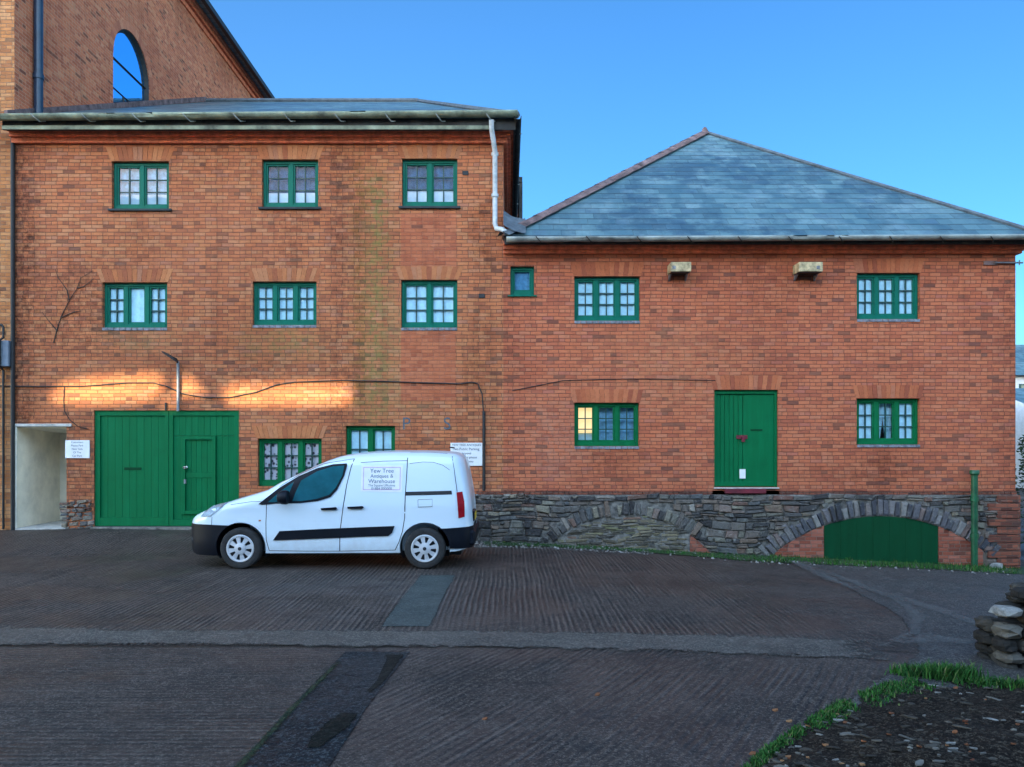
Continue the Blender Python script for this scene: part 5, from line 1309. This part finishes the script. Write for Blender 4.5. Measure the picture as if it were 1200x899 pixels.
for _ in range(1100): flake(mb, soil_pt(rng.uniform(.05, 1), rng.random() ** .9), rng.choice([.004, .006, .007, .008, .010, .013, .017]), rng.uniform(1.6, 3.6), rng.uniform(-.25, .25))
tag(mb.build('stone_chips', 'chip', merge=False), 'pale stone chips and bleached leaves scattered over the dark soil', 'stone chips', kind='stuff')
mb = MB()
for _ in range(90): flake(mb, soil_pt(rng.random(), rng.random() * .5), rng.uniform(.007, .014), rng.uniform(1, 1.8), rng.uniform(-.6, .6))
for (p, q) in ((882, 884), (925, 846), (908, 833), (990, 840), (700, 815), (568, 843)): flake(mb, gp(p, q), .018, 1.3, .3)
tag(mb.build('fallen_leaves', 'leafbrown', merge=False), 'brown fallen leaves caught along the grass edge', 'leaves', kind='stuff')
mb = MB()
for _ in range(2000):
    s = rng.random() * .60; t = abs(rng.gauss(0, .035)); p = soil_pt(s, t)
    if math.sin(s * 40) + math.sin(s * 97 + 1) + .9 < rng.uniform(-.6, .6): continue
    blades(mb, p.x, p.y, p.z, rng.uniform(.018, .05), 5, .03, .9)
tag(mb.build('edge_grass', 'grass', merge=False), 'bright green grass and weeds along the edge of the soil verge', 'grass', kind='stuff')
for (pp, qq, hh, sp, n, lab) in ((1108, 795, .105, .11, 480, 'long leaved grass tussock at the road corner of the soil verge'), (1072, 792, .08, .10, 200, 'low grass tuft left of the big tussock'), (1170, 806, .07, .13, 260, 'low grass tuft at the foot of the stone garden wall')):
    v = gp(pp, qq); mb = MB()
    for k in range(n): blades(mb, v.x + rng.gauss(0, sp), v.y + rng.gauss(0, .05), v.z + .02, hh, 2, .03, .9)
    o = mb.build('grass_tuft', 'grass', merge=False); tag(o, lab, 'grass', 'grass tufts by the garden wall')
# stub of a rubble garden wall at right
gw0 = gp(1171, 782); gw = thing('garden_wall', (gw0.x + .6, gw0.y + .1, gw0.z), 'low dry stone garden wall end at the lower right edge', 'wall')
mb = MB(); y0 = gw0.y - .02
def top_z(x): return gw0.z + .46 + max(0, x - gw0.x - .18) * 1.15
z = gw0.z - .1; xw0 = gw0.x
while z < gw0.z + 1.6:
    h = rng.uniform(.07, .17); x = xw0 + rng.uniform(-.02, .03)
    while x < xw0 + 1.9:
        w = rng.uniform(.08, .26)
        if z + h < top_z(x + w / 2) + .02:
            for yy in (y0, y0 + .26): lump(mb, (x + w / 2, yy + .05 + rng.uniform(-.025, .025), z + h * .22), w * .49, .13, h * .47, 10, 9)
        x += w * .92
    z += h * .9
mb.box(xw0 + .06, xw0 + .9, y0 + .02, y0 + .32, gw0.z - .1, gw0.z + .36)
mb.build('stonework', 'walling', gw, smooth=False, merge=False)
mb = MB(); lump(mb, (xw0 + .10, y0 + .08, gw0.z + .455), .125, .13, .045, 9, 6); mb.build('capstone', 'capstone', gw, smooth=False)
for (dx, w_, h_) in ((.30, .13, .09), (.52, .12, .10)):
    mb = MB(); lump(mb, (xw0 + dx, y0 + .06, top_z(xw0 + dx) + .01), w_, .13, h_ * .6, 8, 6); mb.build('top_stone', 'capstone' if dx > .5 else 'walling', gw, smooth=False)
# shrub beyond the right corner and the house behind it
def shrub(x, y, z, rx, ry, h, n, label, name='shrub'):
    t = thing(name, (x, y, z), label, 'shrub'); mb = MB()
    for k in range(7):
        a = rng.random() * 6.28; mb.tube([(x, y, z), (x + math.cos(a) * rx * .3, y + math.sin(a) * ry * .3, z + h * .4), (x + math.cos(a) * rx * .6, y + math.sin(a) * ry * .6, z + h * .8)], [.03, .02, .008], 5)
    mb.build('stem', 'bark', t); mb = MB()
    cl = [(rng.gauss(0, .45), rng.gauss(0, .45), rng.uniform(.15, .95), rng.uniform(.2, .45)) for _ in range(26)]
    for _ in range(n):
        c = rng.choice(cl); d = Vector((rng.gauss(0, 1), rng.gauss(0, 1), rng.gauss(0, 1))).normalized() * c[3] * rng.uniform(.6, 1.05)
        p = Vector((x + (c[0] + d.x) * rx, y + (c[1] + d.y) * ry, z + max(.02, (c[2] + d.z * .5) * h)))
        u = Vector((rng.gauss(0, 1), rng.gauss(0, 1), rng.gauss(0, .6))).normalized(); w = u.orthogonal().normalized(); s = rng.uniform(.03, .06)
        mb.cur = rng.random(); mb.face([p - u * s, p + w * s * .5, p + u * s, p - w * s * .5])
    mb.build('foliage', 'leaf', t, merge=False)
shrub(11.9, 17.0, H(11.9, 17), .9, 1.2, 2.6, 5200, 'dark evergreen shrub growing beyond the right end of the brick building')
hs_ = thing('white_house', (31.5, 45, H(31, 45)), 'white rendered house with slate roof far off past the right corner', 'house')
hx = 596 * 45 / F; mb = MB(); z1 = wz(440, 45); mb.box(hx - .6, hx + 7, 45, 52, -3, z1)
hw = mb.build('wall', 'houserender', hs_); mb = MB()
rf(mb, (hx - 1.0, 44.6, z1 - .02), (hx + 7.4, 44.6, z1 - .02), (hx + 7.4, 48.5, wz(404, 48.5)), (hx - 1.0, 48.5, wz(404, 48.5))); rf(mb, (hx + 7.4, 52.4, z1 - .02), (hx - 1.0, 52.4, z1 - .02), (hx - 1.0, 48.5, wz(404, 48.5)), (hx + 7.4, 48.5, wz(404, 48.5)))
mb.build('roof', 'slate', hs_)
mb = MB(); mb.box(hx + .1, hx + .9, 44.96, 45.0, wz(470, 45), wz(450, 45)); wi = mb.build('window', 'bars', hs_)
mb = MB(); mb.box(hx + .18, hx + .82, 44.94, 44.955, wz(468, 45), wz(452, 45)); mb.build('pane', 'vanglass', wi)
mb = MB(); hp = 40.0; rf(mb, (hx - 3.6, hp - 1.6, wz(478, hp)), (hx + 5, hp - 1.6, wz(478, hp)), (hx + 5, hp + 2, wz(455, hp + 2)), (hx - 3.6, hp + 2, wz(455, hp + 2))); mb.face([(hx - 3.6, hp - 1.4, -3), (hx + 5, hp - 1.4, -3), (hx + 5, hp - 1.4, wz(478, hp)), (hx - 3.6, hp - 1.4, wz(478, hp))])
mb.build('porch', 'slate', hs_)

# ---------------------------------------------------------------- wall added out of view behind the viewer: it shades the whole yard;
# the low sun comes through three holes cut to the outline of its patches and lands on the brick above the garage doors
OY = -25.0; k_ = math.tan(R(SUN_EL)) / math.cos(R(SUN_AZ - 180)) * (WY - OY); kx = -math.tan(R(SUN_AZ - 180)) * (WY - OY)
OT = 12.4 + math.tan(R(SUN_EL)) * (24.4 - OY) + 1.3
cu = bpy.data.curves.new('sun_mask_wall', 'CURVE'); cu.dimensions = '2D'; cu.fill_mode = 'BOTH'; cu.extrude = .05
def spl(pts):
    s = cu.splines.new('POLY'); s.points.add(len(pts) - 1)
    for p, (x, y) in zip(s.points, pts): p.co = (x, y, 0, 1)
    s.use_cyclic_u = True
spl([(-62, -3), (70, -3), (70, OT), (-62, OT)])
def hole(pts): spl([(wx(p) + kx, wz(q) + k_) for p, q in pts])
hole([(60, 462), (74, 450), (112, 443), (182, 438), (190, 444), (188, 462), (178, 468), (110, 472), (78, 473), (62, 471)])
hole([(190, 478), (206, 458), (212, 440), (220, 442), (236, 456), (240, 463), (226, 463), (210, 464), (199, 478)])
hole([(264, 455), (270, 451), (406, 449), (412, 454), (412, 470), (406, 474), (270, 474), (264, 469)])
ob = bpy.data.objects.new('t', cu); C.objects.link(ob); dg = bpy.context.evaluated_depsgraph_get(); me = bpy.data.meshes.new_from_object(ob.evaluated_get(dg)); bpy.data.objects.remove(ob)
for v in me.vertices: v.co = Vector((v.co.x, v.co.z, v.co.y))
me.flip_normals(); me.materials.clear(); me.materials.append(M['houserender'])  # pale finish on the added wall bounces sky light onto the facade
o = bpy.data.objects.new('sun_mask_wall', me); C.objects.link(o); o.location = (0, OY, 0)
tag(o, 'unseen wall added to shade the yard, with three holes shaping the sun patches', 'wall')
